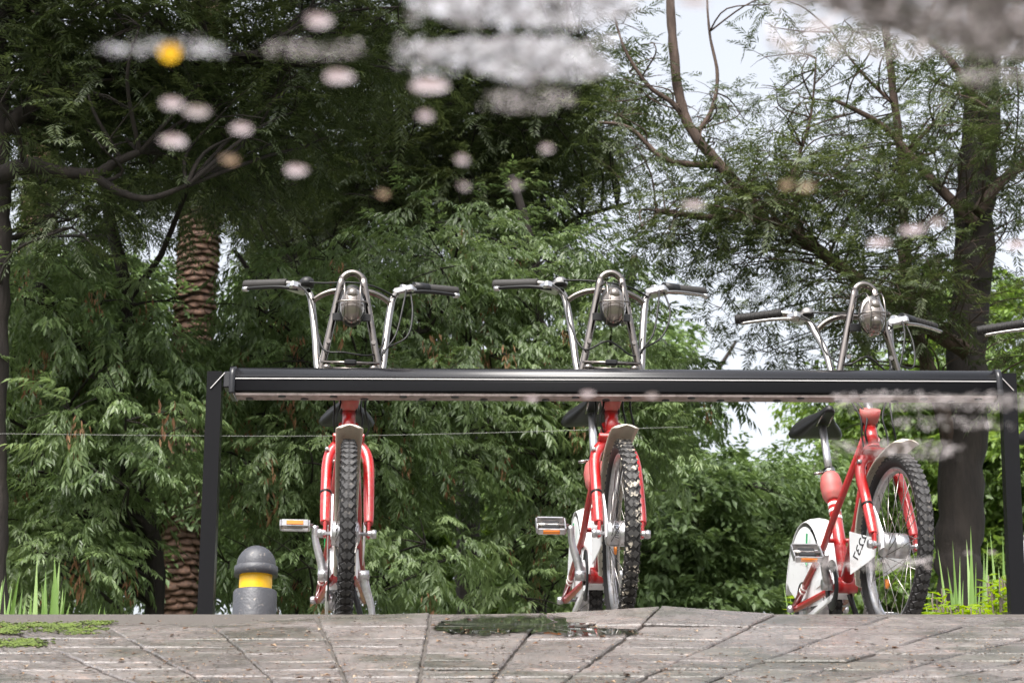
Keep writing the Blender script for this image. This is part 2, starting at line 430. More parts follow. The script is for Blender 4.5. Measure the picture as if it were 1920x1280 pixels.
# ------------------------------------------------------------------ bicycle rack
def WY(px, py, Y): return W(px, py, Y)
rack = empty('bicycle_rack', (.33, 6.48, 0)); tag(rack, 'black metal bicycle rack with long rounded beam on two posts', 'bicycle rack')
bl, br = W(446, 690, 6.465), W(1860, 695, 6.50)
def rk(p): return Vector(p) - Vector((.33, 6.48, 0))
def beam_sec(x, y, z0, z1, hw, rt=.040):
    q = []
    n = 9; r = min(rt, (z1 - z0) - .003)
    for (cx, cz, a0) in ((hw - r, z1 - r, 0), (-hw + r, z1 - r, PI / 2)):
        for i in range(n):
            a = a0 + PI / 2 * i / (n - 1); q.append(Vector((x, y + cx + r * math.cos(a), cz + r * math.sin(a))))
    r = min(.005, max(.002, (z1 - z0) - r))
    for (cx, cz, a0) in ((-hw + r, z0 + r, PI), (hw - r, z0 + r, 1.5 * PI)):
        for i in range(n):
            a = a0 + PI / 2 * i / (n - 1); q.append(Vector((x, y + cx + r * math.cos(a), cz + r * math.sin(a))))
    return q
zt, zb = .885, .790
a, b_ = rk(bl), rk(br)
MB().loft([beam_sec(a.x, a.y, .840, zt, .046), beam_sec(b_.x, b_.y, .840, zt, .046)]).build('upper_beam', 'beam_black', rack)
MB().loft([beam_sec(a.x, a.y, zb + .004, .835, .045, .006), beam_sec(b_.x, b_.y, zb + .004, .835, .045, .006)]).build('lower_beam', 'rack_black', rack)
MB().loft([[Vector((p.x, p.y - .0462, .8362)), Vector((p.x, p.y - .0462, .8390)), Vector((p.x, p.y + .04, .8395)), Vector((p.x, p.y + .04, .8355))] for p in (a, b_)], smooth=False).build('seam_strip', 'rack_edge', rack)
pl = MB().loft([[Vector((p.x, p.y - .036, zb - .006)), Vector((p.x, p.y - .036, zb + .002)), Vector((p.x, p.y + .022, zb + .002)), Vector((p.x, p.y + .022, zb - .006))] for p in (a, b_)], smooth=False).build('bottom_plate', 'rack_plate', rack)
hole = MB().lathe([(.0001, 0), (.013, 0), (.013, -.004), (.0001, -.004)], 12).mesh('hole_disc', 'ink')  # dark disc standing in for the shaded opening of a hole
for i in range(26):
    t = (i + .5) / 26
    p = a.lerp(b_, t); link('hole_disc', hole, pl, Matrix.Translation((p.x + random.uniform(-.02, .02), p.y + (-.022 if i % 2 else .006), zb - .0045)))
for p, s_ in ((a, -1), (b_, 1)):
    MB().loft([beam_sec(p.x + s_ * .0015, p.y, zb - .004, zt + .003, .050), beam_sec(p.x + s_ * .020, p.y, zb - .004, zt + .003, .050)]).build('end_cap', 'beam_black', rack)
def post(ptop, pbot, s_):
    top, bot = rk(ptop), rk(pbot); bot.z = 0
    t = .0245
    secs = []
    for p in (bot, top):
        z = p.z
        secs.append([Vector((p.x - t, p.y - t, z)), Vector((p.x + t, p.y - t, z)), Vector((p.x + t, p.y + t, z)), Vector((p.x - t, p.y + t, z))])
    for i in range(4):                          # mitred elbow
        secs[1][i].z = top.z + (.012 - (secs[1][i].x - top.x) * s_ * 0)
    po = MB().loft(secs, smooth=False).build('post', 'rack_black', rack)
    MB().box((bot.x, bot.y, .03), (.066, .066, .06), bev=.004).build('foot_sleeve', 'rack_black', po)
    e = a if s_ < 0 else b_
    x0, x1 = sorted((top.x - s_ * .029, e.x + s_ * .019))
    MB().box(((x0 + x1) / 2, top.y, top.z - .017), (x1 - x0, .054, .056), bev=.004).build('elbow', 'beam_black', rack)
    MB().box((top.x - s_ * .012, top.y - .0286, top.z - .022), (.002, .003, .07), Matrix.Rotation(-s_ * .7, 3, 'Y')).build('weld_seam', 'rack_edge', po)
post(W(404, 706, 6.465), W(386, 1160, 6.465), -1)
post(W(1889, 710, 6.50), W(1906, 1160, 6.50), 1)

# ------------------------------------------------------------------ bollard
bo = empty('bollard', W(479, 1100, 7.5).xy.to_3d()); tag(bo, 'short grey domed bollard with a yellow neck band behind the black post', 'bollard')
R_ = .079
MB().lathe([(R_, 0), (R_ + .002, .1), (R_ + .002, .345), (R_ - .003, .352), (.055, .353)], 32).build('base', 'bollard_grey', bo)
MB().lathe([(.061, .350), (.061, .417)], 32).build('yellow_band', 'bollard_yellow', bo)
cp = MB().lathe([(.058, .409), (R_ + .002, .405), (R_ + .002, .440), (R_ - .005, .444)], 32)
cp.build('cap_rim', 'bollard_grey', bo)
MB().lathe([(.0735 * math.cos(t), .443 + .078 * math.sin(t)) for t in np.linspace(0, PI / 2 - .01, 10)], 32).build('dome', 'bollard_grey', bo)

# ------------------------------------------------------------------ bicycles
WR = .30
def wheel_meshes(tread_mat):
    d = {}
    d['tyre'] = MB().lathe([(WR - .0265 + .0245 * math.cos(t), .0240 * math.sin(t)) for t in np.linspace(-2.5, 2.5, 15)], 64, 'x').mesh('tyre', 'black_rubber')
    tr = MB(); n = 60
    for i in range(n):
        for (x, dr, sx, sy, rot, off) in ((-.0072, -.0043, .0165, .0185, .62, 0), (.0072, -.0043, .0165, .0185, -.62, 0), (-.0168, -.0102, .0075, .013, .25, .5), (.0168, -.0102, .0075, .013, -.25, .5), (-.0228, -.0190, .003, .009, 0, 0), (.0228, -.0190, .003, .009, 0, 0)):
            a_ = 2 * PI * (i + off) / n
            tilt = -math.atan2(x, .023) if abs(x) > .013 else 0
            q = MB().box((x, 0, WR + dr - .001), (sx, sy, .007), Matrix.Rotation(-tilt, 3, 'Y') @ Matrix.Rotation(rot, 3, 'Z'))
            q.xf(Matrix.Rotation(a_, 4, 'X')); tr.add(q.v, q.f)
    d['tread'] = tr.mesh('tread', tread_mat)
    d['rim'] = MB().lathe([(WR - .058, -.013), (WR - .048, -.0145), (WR - .044, -.012), (WR - .050, 0), (WR - .044, .012), (WR - .048, .0145), (WR - .058, .013), (WR - .066, 0)], 64, 'x', closed=True).mesh('rim', 'silver')
    d['hub'] = MB().lathe([(.0001, -.048), (.036, -.047), (.040, -.040), (.041, -.012), (.037, -.010), (.037, -.006), (.041, -.004), (.041, .034), (.030, .040), (.018, .044), (.0001, .045)], 28, 'x').mesh('hub', 'silver')
    d['axle'] = MB().lathe([(.0001, -.082), (.012, -.082), (.013, -.066), (.006, -.064), (.006, .064), (.013, .066), (.012, .082), (.0001, .082)], 12, 'x').mesh('axle', 'silver')
    for k, s_ in (('spoke_l', -1), ('spoke_r', 1)):
        d[k] = MB().tube([(s_ * .034, .03 * s_, .030), (s_ * .004, -.035 * s_, WR - .062)], .0014, 5).mesh('spoke', 'chrome')
    d['refl'] = MB().lathe([(.0001, -.004), (.016, -.004), (.016, .004), (.0001, .004)], 14, 'x', (0, 0, 0)).mesh('wheel_reflector', 'orange_reflector')
    return d
WM = {'clean': wheel_meshes('tread_rubber'), 'muddy': wheel_meshes('muddy_rubber')}
def wheel(name, M, parent, spokes=28, kind='clean', refl=True, spin=0.):
    d = WM[kind]
    e = empty(name, parent=parent, M=M @ Matrix.Rotation(spin, 4, 'X'))
    for k in ('tyre', 'tread', 'rim', 'hub', 'axle'): link(k, d[k], e)
    for i in range(spokes):
        link('spoke', d['spoke_l' if i % 2 else 'spoke_r'], e, Matrix.Rotation(2 * PI * i / spokes, 4, 'X'))
    if refl: link('wheel_reflector', d['refl'], e, Matrix.Rotation(3.6, 4, 'X') @ Matrix.Translation((0, 0, .14)))
    return e
PEDAL = {}
def pedal(e, M, tilt):
    p = empty('pedal', parent=e, M=M @ Matrix.Rotation(tilt, 4, 'X'))
    if not PEDAL:
        fr = MB(); L_, D_, T_ = .105, .082, .024
        for s_ in (-1, 1):
            fr.box((0, s_ * D_ / 2, 0), (L_ - .012, .006, T_), bev=.002); fr.box((s_ * (L_ / 2 - .003), 0, 0), (.006, D_ - .008, T_), bev=.002)
        PEDAL['cage'] = fr.mesh('cage', 'silver')
        PEDAL['core'] = MB().tube([(-.05, 0, 0), (-.02, 0, 0), (0, 0, 0), (.02, 0, 0), (.062, 0, 0)], [.014, .010, .009, .010, .008], 10).mesh('spindle', 'chrome')
        PEDAL['plate'] = MB().box((0, 0, 0), (.06, .05, .014), bev=.004).mesh('tread_block', 'black_plastic')
        PEDAL['refl'] = MB().box((0, -.0455, 0), (.058, .004, .014), bev=.001).mesh('pedal_reflector', 'orange_reflector')
    for k in PEDAL: link(PEDAL[k].name.split('.')[0], PEDAL[k], p)
TXT = {}
def bicycle(X, Y, yaw, steer, crank_deg, label, low=False, kind='clean', ped_tilt=(.0, .0), dark_lever=True, cable_seed=0, number=None, hubtext=None):
    rr = random.Random(cable_seed)
    root = empty('city_bicycle', (X, Y, 0), math.radians(yaw)); tag(root, label, 'bicycle', 'red city bicycles docked in the rack')
    ax0 = Vector((0, .05, .30)); axd = Vector((0, .36, 1)).normalized()
    S = Matrix.Translation(ax0) @ Matrix.Rotation(math.radians(steer), 4, axd) @ Matrix.Translation(-ax0)
    def B(mb, name, m_, par=root, st=False):
        if st: mb.xf(S)
        return mb.build(name, m_, par)
    # --- wheels
    wheel('front_wheel', S @ Matrix.Translation((0, 0, WR)), root, 28, kind, True, rr.uniform(0, 1))
    wheel('rear_wheel', Matrix.Translation((0, 1.08, WR)), root, 20, 'clean', False, rr.uniform(0, 1))
    # --- fork
    fk = None
    for s_ in (-1, 1):
        pts = smooth_path([(s_ * .012, .172, .640), (s_ * .036, .165, .634), (s_ * .058, .150, .602), (s_ * .067, .125, .555), (s_ * .0685, .080, .480), (s_ * .069, .030, .380), (s_ * .069, .010, .335)], 5)
        leg = B(MB().tube(pts, lerp_list([.0165, .0178, .0182, .0182, .0178, .0168, .0145], len(pts)), 14), 'fork_leg', 'red_paint', root, True)
        B(MB().box((s_ * .069, .004, .312), (.010, .026, .052), bev=.003), 'dropout', 'red_paint', leg, True)
        B(MB().lathe([(.0001, -.008), (.013, -.008), (.015, 0), (.013, .010), (.0001, .010)], 10, 'x', (s_ * .084, 0, .30)), 'axle_nut', 'silver', leg, True)
        if s_ < 0:
            B(MB().tube([(s_ * .069, .060, .44), (s_ * .069, .064, .448)], .0192, 14), 'cable_clip', 'cable_black', leg, True)
    cr = B(MB().box((0, .150, .652), (.104, .046, .014), Matrix.Rotation(-.34, 3, 'X'), bev=.003), 'fork_crown', 'red_paint', root, True)
    B(MB().tube([(-.062, .13, .61), (-.075, .13, .61)], .007, 8), 'crown_bolt', 'silver', cr, True)
    # brake arm beside the hub
    B(MB().loft([[Vector((-.050, y0 - w_, z0)), Vector((-.044, y0 - w_, z0)), Vector((-.044, y0 + w_, z0)), Vector((-.050, y0 + w_, z0))] for (y0, z0, w_) in ((-.004, .285, .022), (.004, .33, .026), (.045, .40, .018), (.075, .445, .008))], smooth=False), 'brake_arm', 'white_plastic', root, True)
    # --- front mudguard
    secs = []
    for t in np.concatenate([np.linspace(0, .05, 8), np.linspace(.08, 1, 24)]):
        ang = math.radians(62 + 132 * t)
        rad = np.interp(t, [0, .06, .22, 1], [.352, .346, .322, .322])
        wd = .044 * math.sqrt(max(.02, 1 - (1 - min(1., (t + .012) / .062)) ** 2)) if t < .05 else np.interp(t, [.05, 1], [.044, .036])
        ring = []
        for q in np.linspace(-1, 1, 9):
            rd = rad - .020 * q * q * np.interp(t, [0, .1, 1], [.5, 1, 1]); ring.append(Vector((wd * q, -rd * math.cos(ang), WR + rd * math.sin(ang))))
        for q in np.linspace(1, -1, 9):
            rd = rad - .003 - .020 * q * q * np.interp(t, [0, .1, 1], [.5, 1, 1]); ring.append(Vector((wd * .96 * q, -rd * math.cos(ang), WR + rd * math.sin(ang))))
        secs.append(ring)
    fd = B(MB().loft(secs), 'front_mudguard', 'fender_cream', root, True)
    for s_ in (-1, 1):
        poly = [(.275, .405), (.03, .328), (.015, .300), (.03, .268), (.10, .262), (.275, .258)]
        mb = MB().add([(s_ * .057, y_, z_) for y_, z_ in poly] + [(s_ * .060, y_, z_) for y_, z_ in poly], [tuple(range(6)), tuple(range(6, 12))[::-1]] + [(k, (k + 1) % 6, 6 + (k + 1) % 6, 6 + k) for k in range(6)])
        fl = B(mb, 'side_plate', 'white_plastic', fd, True)
        if number and s_ < 0:
            me = text_mesh(number, .066, 'number'); me.materials.clear(); me.materials.append(MATS['ink'])
            ca, sa_ = math.cos(.55), math.sin(.55)
            M = Matrix(((0, 0, 1, -.0608), (ca, sa_, 0, .165), (-sa_, ca, 0, .330), (0, 0, 0, 1)))
            link('number', me, fl, S @ M)
    if hubtext:
        me = text_mesh(hubtext, .026, 'hub_lettering'); me.materials.clear(); me.materials.append(MATS['ink'])
        link('hub_lettering', me, fd, S @ Matrix.Translation((-.020, -.0425, .30)) @ Matrix.Rotation(PI / 2, 4, 'X') @ Matrix.Rotation(PI / 2, 4, 'Z'))
    # --- frame
    fr = B(MB().tube([(0, .185, .675), (0, .2175, .765)], .0225, 18), 'head_tube', 'red_paint')
    B(MB().tube([(0, .2165, .762), (0, .2205, .773)], .029, 18), 'headset', 'black_plastic', fr)
    B(MB().tube([(0, .1835, .671), (0, .1865, .679)], .026, 18), 'headset', 'red_paint', fr)
    B(MB().tube([(0, .219, .772), (0, .214, .780), (0, .205, .795), (0, .195, .815)], [.026, .030, .034, .036], 18), 'dock_block', 'faded_red', root)
    B(MB().tube([(0, .205, .70), (0, .42, .47), (0, .64, .31)], [.021, .023, .023], 16), 'down_tube', 'red_paint')
    st = B(MB().tube([(0, .64, .30), (0, .705, .48), (0, .765, .645)], .022, 16), 'seat_tube', 'red_paint')
    for z0 in (.555, .585, .610):
        y0 = .705 + (z0 - .48) * .3636
        B(MB().tube([(0, y0, z0), (0, y0 + .0044, z0 + .012)], .0228, 16), 'white_stripe', 'stripe_white', st)
    B(MB().tube(smooth_path([(0, .757, .632), (0, .768, .655), (0, .782, .695), (0, .793, .728), (0, .799, .742)], 4), lerp_list([.023, .037, .041, .036, .026], 17), 18), 'seat_cluster', 'faded_red', st)
    sp = B(MB().tube([(0, .797, .735), (0, .870, .945)], .0145, 14), 'seat_post', 'silver')
    B(MB().tube([(0, .797, .74), (0, .806, .764)], .0225, 16), 'clamp_collar', 'chrome', sp)
    B(MB().tube([(-.022, .80, .752), (-.058, .80, .745)], .006, 8), 'clamp_bolt', 'chrome', sp)
    B(MB().tube([(-.036, .64, .30), (.036, .64, .30)], .028, 18), 'bottom_bracket', 'red_paint')
    for s_ in (-1, 1):
        lt = B(MB().tube([(s_ * .022, .212, .715), (s_ * .046, .60, .525), (s_ * .050, .74, .458), (s_ * .088, 1.08, .305)], .0115, 10, flat=1.25), 'mixte_tube', 'red_paint')
        for q in (.30, .36):
            p0 = Vector((s_ * .050, .74, .458)).lerp(Vector((s_ * .088, 1.08, .305)), q + .35); p1 = Vector((s_ * .050, .74, .458)).lerp(Vector((s_ * .088, 1.08, .305)), q + .375)
            B(MB().tube([p0, p1], .0125, 10, flat=1.25), 'white_stripe', 'stripe_white', lt)
        B(MB().tube([(s_ * .018, .705, .475), (s_ * .050, .705, .475)], .009, 8), 'bridge', 'red_paint', lt)
        B(MB().tube(smooth_path([(s_ * .030, .66, .30), (s_ * .050, .78, .295), (s_ * .085, 1.08, .298)], 4), .0125, 10), 'chain_stay', 'red_paint')
        B(MB().lathe([(.0001, -.011), (.013, -.011), (.015, 0), (.013, .011), (.0001, .011)], 10, 'x', (s_ * .104, 1.08, .298)), 'rear_axle_nut', 'silver')
        # skirt guard beside the rear wheel
        ring_o = [(1.08 - .305 * math.cos(t), .30 + .305 * math.sin(t)) for t in np.linspace(math.radians(-8), math.radians(150), 22)]
        ring_i = [(1.08 - .10 * math.cos(t), .30 + .10 * math.sin(t)) for t in np.linspace(math.radians(-8), math.radians(150), 22)]
        g = MB(); vs = []
        for (yo, zo), (yi, zi) in zip(ring_o, ring_i):
            vs += [Vector((s_ * .052, yo, zo)), Vector((s_ * .062, (yo + yi) / 2, (zo + zi) / 2)), Vector((s_ * .060, yi, zi))]
        g.add(vs, [(3 * i + j, 3 * i + j + 1, 3 * i + j + 4, 3 * i + j + 3) for i in range(21) for j in range(2)], True)
        sg = B(g, 'skirt_guard', 'white_plastic')
        if s_ < 0:
            B(MB().box((-.068, .93, .50), (.003, .014, .10), Matrix.Rotation(.35, 3, 'X')).box((-.068, .955, .455), (.003, .012, .05), Matrix.Rotation(-.5, 3, 'X')), 'green_mark', 'green_mark', sg)
    # rear mudguard
    secs = []
    for t in np.linspace(0, 1, 20):
        ang = math.radians(-5 + 165 * t); ring = []
        for q, k in [(-1, 0), (-.5, .012), (0, .016), (.5, .012), (1, 0)]: ring.append(Vector((.052 * q, 1.08 - (.322 + k) * math.cos(ang), .30 + (.322 + k) * math.sin(ang))))
        for q, k in [(1, -.003), (.5, .009), (0, .013), (-.5, .009), (-1, -.003)]: ring.append(Vector((.050 * q, 1.08 - (.322 + k) * math.cos(ang), .30 + (.322 + k) * math.sin(ang))))
        secs.append(ring)
    B(MB().loft(secs), 'rear_mudguard', 'white_plastic')
    B(MB().lathe([(.050, -.003), (.088, -.003), (.090, 0), (.088, .003), (.050, .003)], 32, 'x', (-.052, .64, .30)), 'chainring', 'black_plastic')
    B(MB().box((-.054, .86, .34), (.012, .44, .030), bev=.003).box((-.054, .86, .255), (.012, .44, .022), bev=.003), 'chain_guard', 'white_plastic')
    B(MB().tube([(.03, .72, .285), (.07, .735, .16), (.095, .745, .012)], .010, 8).tube([(.095, .76, .011), (.115, .70, .011)], .010, 8), 'kickstand', 'black_plastic')
    # --- cranks and pedals
    for s_, da in ((-1, 0), (1, 180)):
        aa = math.radians(crank_deg + da); dy, dz = -math.cos(aa), math.sin(aa)
        pts = [(s_ * .070, .64, .30), (s_ * .074, .64 + dy * .03, .30 + dz * .03), (s_ * .098, .64 + dy * .11, .30 + dz * .11), (s_ * .103, .64 + dy * .17, .30 + dz * .17)]
        ca = B(MB().tube(smooth_path(pts, 4), lerp_list([.021, .016, .012, .012], 13), 10, flat=.8), 'crank_arm', 'silver')
        B(MB().tube([(s_ * .050, .64, .30), (s_ * .088, .64, .30)], .020, 12), 'crank_boss', 'silver', ca)
        pedal(root, Matrix.Translation((s_ * .172, .64 + dy * .17, .30 + dz * .17)) @ Matrix.Rotation(0 if s_ < 0 else PI, 4, 'Z'), ped_tilt[0 if s_ < 0 else 1] * (1 if s_ < 0 else -1))
    # --- saddle
    secs = []
    for (y0, hw, zt_, th) in ((.735, .012, .945, .018), (.760, .022, .950, .030), (.82, .032, .950, .042), (.88, .055, .950, .055), (.94, .090, .950, .085), (.99, .104, .955, .090), (1.03, .092, .958, .070), (1.05, .052, .958, .035)):
        ring = []
        for k in range(16):
            t = 2 * PI * k / 16; cx, cz = math.cos(t), math.sin(t)
            sag = .5 * abs(cx) ** 2
            ring.append(Vector((hw * cx, y0, zt_ + .038 + (th * .35 * cz if cz > 0 else th * .65 * cz) - th * sag)))
        secs.append(ring)
    sa = B(MB().loft(secs), 'saddle', 'black_plastic')
    B(MB().tube([(-.02, .78, .968), (-.022, .87, .950), (-.02, .98, .968)], .004, 6).tube([(.02, .78, .968), (.022, .87, .950), (.02, .98, .968)], .004, 6), 'saddle_rails', 'chrome', sa)
    # --- handlebar
    dz_ = -.055 if low else 0.
    if low:
        c0 = Vector((0, .25, 1.0)); S = S @ Matrix.Translation(c0) @ Matrix.Rotation(math.radians(-2.6), 4, 'Y') @ Matrix.Translation(-c0)
    hb = B(MB().tube([(0, .215, .762), (0, .25, .87)], .0145, 12), 'stem', 'silver', root, True)
    for s_ in (-1, 1):
        gz = 1.296 + dz_ - (.006 if low else 0)
        pts = smooth_path([(s_ * .02, .250, .87), (s_ * .085, .256, .885), (s_ * .108, .262, .925), (s_ * .120, .30, 1.05), (s_ * .136, .345, 1.185 + dz_), (s_ * .150, .372, 1.235 + dz_), (s_ * .185, .405, 1.268 + dz_), (s_ * .225, .435, 1.287 + dz_), (s_ * .30, .475, gz), (s_ * .372, .510, gz + .008 - (.0 if not low else .014))], 5)
        br_ = B(MB().tube(pts, lerp_list([.0125] * 10, len(pts)), 12), 'handlebar', 'chrome', root, True)
        g0, g1 = Vector(pts[-11]), Vector(pts[-1]); ge = g1 + (g1 - g0).normalized() * .004
        gp = B(MB().tube([g0, g0 + (g1 - g0) * .02, g0 + (g1 - g0) * .98, ge], [.0155, .0175, .0175, .0165], 16), 'grip', 'black_rubber' if low else 'grip_grey', br_, True)
        if low:                                  # diamond-pattern grip
            pat = MB(); D = (ge - g0); u1 = D.cross(Vector((0, 0, 1))).normalized(); u2 = u1.cross(D).normalized()
            for i in range(9):
                for hand in (-1, 1):
                    q = []
                    for j in range(7):
                        t = 2 * PI * j / 12 * hand + i * PI / 2 * 0 + PI * .2; f_ = (i + .2 + j / 7 * .9) / 10
                        q.append(g0 + D * min(f_, 1) + u1 * .0182 * math.cos(t) + u2 * .0182 * math.sin(t))
                    pat.tube(q, .0016, 4)
            B(pat, 'grip_pattern', 'grip_grey', br_, True)
        fw = Vector((0, -.050, -.030))
        b0 = Vector(pts[-16])
        B(MB().box(b0 + fw * .55, (.074, .050, .026), Matrix.Rotation(-s_ * .45, 3, 'Z') @ Matrix.Rotation(-s_ * .12, 3, 'Y'), bev=.006).tube([b0 - (g1 - g0).normalized() * .014, b0 + (g1 - g0).normalized() * .014], .0175, 12), 'lever_bracket', 'silver', br_, True)
        l0 = b0 + fw * .9; l1 = g1 + fw + Vector((0, -.008, -.006))
        lv = B(MB().tube(smooth_path([l0, l0.lerp(l1, .35) + Vector((0, -.010, .004)), l0.lerp(l1, .75) + Vector((0, -.006, .003)), l1], 4), lerp_list([.009, .0085, .0075, .008], 13), 8, flat=.75), 'brake_lever', 'black_plastic' if (dark_lever and (s_ < 0 or cable_seed == 1)) else 'chrome', br_, True)
        if not low:
            B(MB().tube([l1 - (l1 - l0).normalized() * .014, l1 + (l1 - l0).normalized() * .006], [.0085, .0095], 10), 'lever_tip', 'silver', br_, True)
        if s_ > 0:
            B(MB().tube([g0 - (g1 - g0) * .06, g0 + (g1 - g0) * .30], [.020, .0195], 16), 'gear_shifter', 'black_plastic', br_, True)
        else:
            c_ = Vector(pts[-20]) + Vector((0, -.01, .022))
            B(MB().lathe([(.026, -.004), (.027, .002), (.024, .014), (.014, .022), (.0001, .024)], 20, 'z', c_), 'bell', 'chrome' if low or kind == 'muddy' else 'black_plastic', br_, True)
            B(MB().lathe([(.0001, -.012), (.024, -.012), (.026, -.003)], 20, 'z', c_), 'bell_base', 'black_plastic', br_, True)
    pts = smooth_path([(-.138, .347, 1.19 + dz_), (-.105, .335, 1.212 + dz_ * .8), (-.06, .325, 1.226 + dz_ * .7), (0, .32, 1.228 + dz_ * .7), (.06, .325, 1.226 + dz_ * .7), (.105, .335, 1.212 + dz_ * .8), (.138, .347, 1.19 + dz_)], 4)
    B(MB().tube(pts, .0105, 12), 'cross_bar', 'chrome_dark_reflect', root, True)
    # --- luggage hoop with lamp
    hz = .02 if low else 0
    arc = [(-.040 * math.cos(t), .20, 1.204 + hz + .044 * math.sin(t)) for t in np.linspace(0, PI, 9)]
    hw_ = .118 if low else .100
    pts = [Vector((-hw_, .215, .86)), Vector((-hw_ + .001, .215, .90)), Vector((-hw_ + .010, .212, .94))] + [Vector(p) for p in arc] + [Vector((hw_ - .010, .212, .94)), Vector((hw_ - .001, .215, .90)), Vector((hw_, .215, .86))]
    hp = B(MB().tube(smooth_path(pts, 3), .0124, 12), 'luggage_hoop', 'chrome_dark_reflect', root, True)
    for s_ in (-1, 1):
        B(MB().tube([(s_ * .0755, .195, 1.0), (s_ * .0755, .188, 1.0)], .008, 10), 'hoop_bolt', 'chrome_dark_reflect', hp, True)
        B(MB().lathe([(.0001, 0), (.016, .001), (.016, .014), (.010, .020), (.0001, .020)], 14, 'z', (s_ * .078, .20, .900)), 'hoop_foot', 'chrome_dark_reflect', hp, True)
    B(MB().tube([(-.098, .205, .930), (.098, .205, .930)], .0062, 10), 'hoop_rail', 'chrome_dark_reflect', hp, True)
    B(MB().tube([(-.07, .20, .909), (.07, .20, .909)], .004, 8), 'hoop_rail', 'chrome_dark_reflect', hp, True)
    B(MB().box((0, .203, .930), (.042, .022, .020), bev=.005), 'rail_clamp', 'black_plastic', hp, True)
    lz = 1.113 + (.02 if low else 0)
    def ellip(c_, rx, ry, rz, n=20, m_=12, y0=-1., y1=1.):
        secs_ = []
        for v in np.linspace(math.asin(max(-.999, y0)), math.asin(min(.999, y1)), m_):
            secs_.append([Vector((c_[0] + rx * math.cos(v) * math.cos(t), c_[1] + ry * math.sin(v), c_[2] + rz * math.cos(v) * math.sin(t))) for t in (2 * PI * k / n for k in range(n))])
        return MB().loft(secs_)
    lp = B(ellip((0, .150, lz), .045, .055, .074, y0=-.35), 'headlamp', 'chrome' if low else 'black_plastic', root, True)
    B(ellip((0, .132, lz - .006), .041, .042, .064, y1=0.), 'lens', 'lens', lp, True)
    B(ellip((0, .118, lz + .026), .024, .030, .026, y1=.1), 'upper_bulb', 'lens_dark', lp, True)
    if low: B(ellip((0, .118, lz - .030), .026, .030, .028, y1=.1), 'lower_bulb', 'lens_dark', lp, True)
    B(MB().box((0, .195, lz - .025), (.13, .006, .028), bev=.002), 'lamp_bracket', 'black_plastic', lp, True)
    gd = MB()
    for s_ in (-1, 1):
        gd.tube(smooth_path([(s_ * .030, .19, lz + .085), (s_ * .028, .115, lz + .072), (s_ * .026, .085, lz + .03), (s_ * .026, .085, lz - .03), (s_ * .026, .100, lz - .066), (s_ * .026, .13, lz - .072)], 4), .0030, 6)
    gd.tube(smooth_path([(-.052, .13, lz - .006), (-.046, .090, lz - .006), (0, .080, lz - .006), (.046, .090, lz - .006), (.052, .13, lz - .006)], 4), .0030, 6)
    B(gd, 'lamp_guard', 'chrome_dark_reflect', lp, True)
    # --- cables
    def cable(p): B(MB().tube(smooth_path(p, 6), .0034, 6), 'cable', 'cable_black', root, True)
    g = dz_
    j = lambda s=.01: rr.uniform(-s, s)
    cable([(-.19, .36, 1.262 + g), (-.145, .31, 1.20 + g), (-.125 + j(), .27, 1.09 + g), (-.085 + j(), .19, .97), (-.02 + j(), .17, .935 + (.02 if cable_seed == 1 else .06)), (.06 + j(), .18, .95), (.10, .26, 1.0), (.118, .29, 1.05)])
    cable([(.19, .36, 1.262 + g), (.178, .31, 1.18 + g), (.150 + j(), .28, 1.06 + g), (.105 + j(), .25, .98), (.085, .25, .90), (.04, .22, .80), (.045, .20, .72), (.035, .19, .64)])
    cable([(-.19, .37, 1.272 + g), (-.10, .325, 1.262 + g + j()), (0, .30, 1.25 + g), (.08, .31, 1.24 + g), (.15, .35, 1.22 + g)])
    cable([(.20, .37, 1.265 + g), (.220 + j(), .33, 1.16 + g), (.185 + j(), .30, 1.06 + g), (.115, .27, 1.0), (.095, .26, .93)])
    cable([(-.10, .26, .93), (-.05 + j(), .20, .80), (-.056 + j(), .19, .72), (-.04, .20, .66), (-.05, .17, .60)])
    cable([(.08, .25, .90), (.062 + j(), .19, .78), (.068 + j(), .20, .70), (.03, .20, .655)])
    cable([(-.085, .25, .90), (-.030, .19, .80), (-.042, .175, .72), (-.015, .20, .655)])
    return root
bicycle(-.522, 6.34, 5.3, 0, 86, 'red bicycle seen head-on beside the bollard, first in the rack', cable_seed=1)
bicycle(.342, 6.34, 3.3, 1.5, 84, 'red bicycle with mud-spotted front tyre in the middle of the rack', kind='muddy', ped_tilt=(.75, .2), cable_seed=2, hubtext='noov')
bicycle(1.235, 6.51, 5.0, 5.0, 28, 'red bicycle turned to show its white mud flap with a black number', low=True, ped_tilt=(.8, .3), dark_lever=False, cable_seed=3, number='2237')
bicycle(2.12, 6.60, 5.0, 2.0, 60, 'bicycle cut by the frame, only its black patterned handlebar grip in view', low=True, dark_lever=False, cable_seed=4)

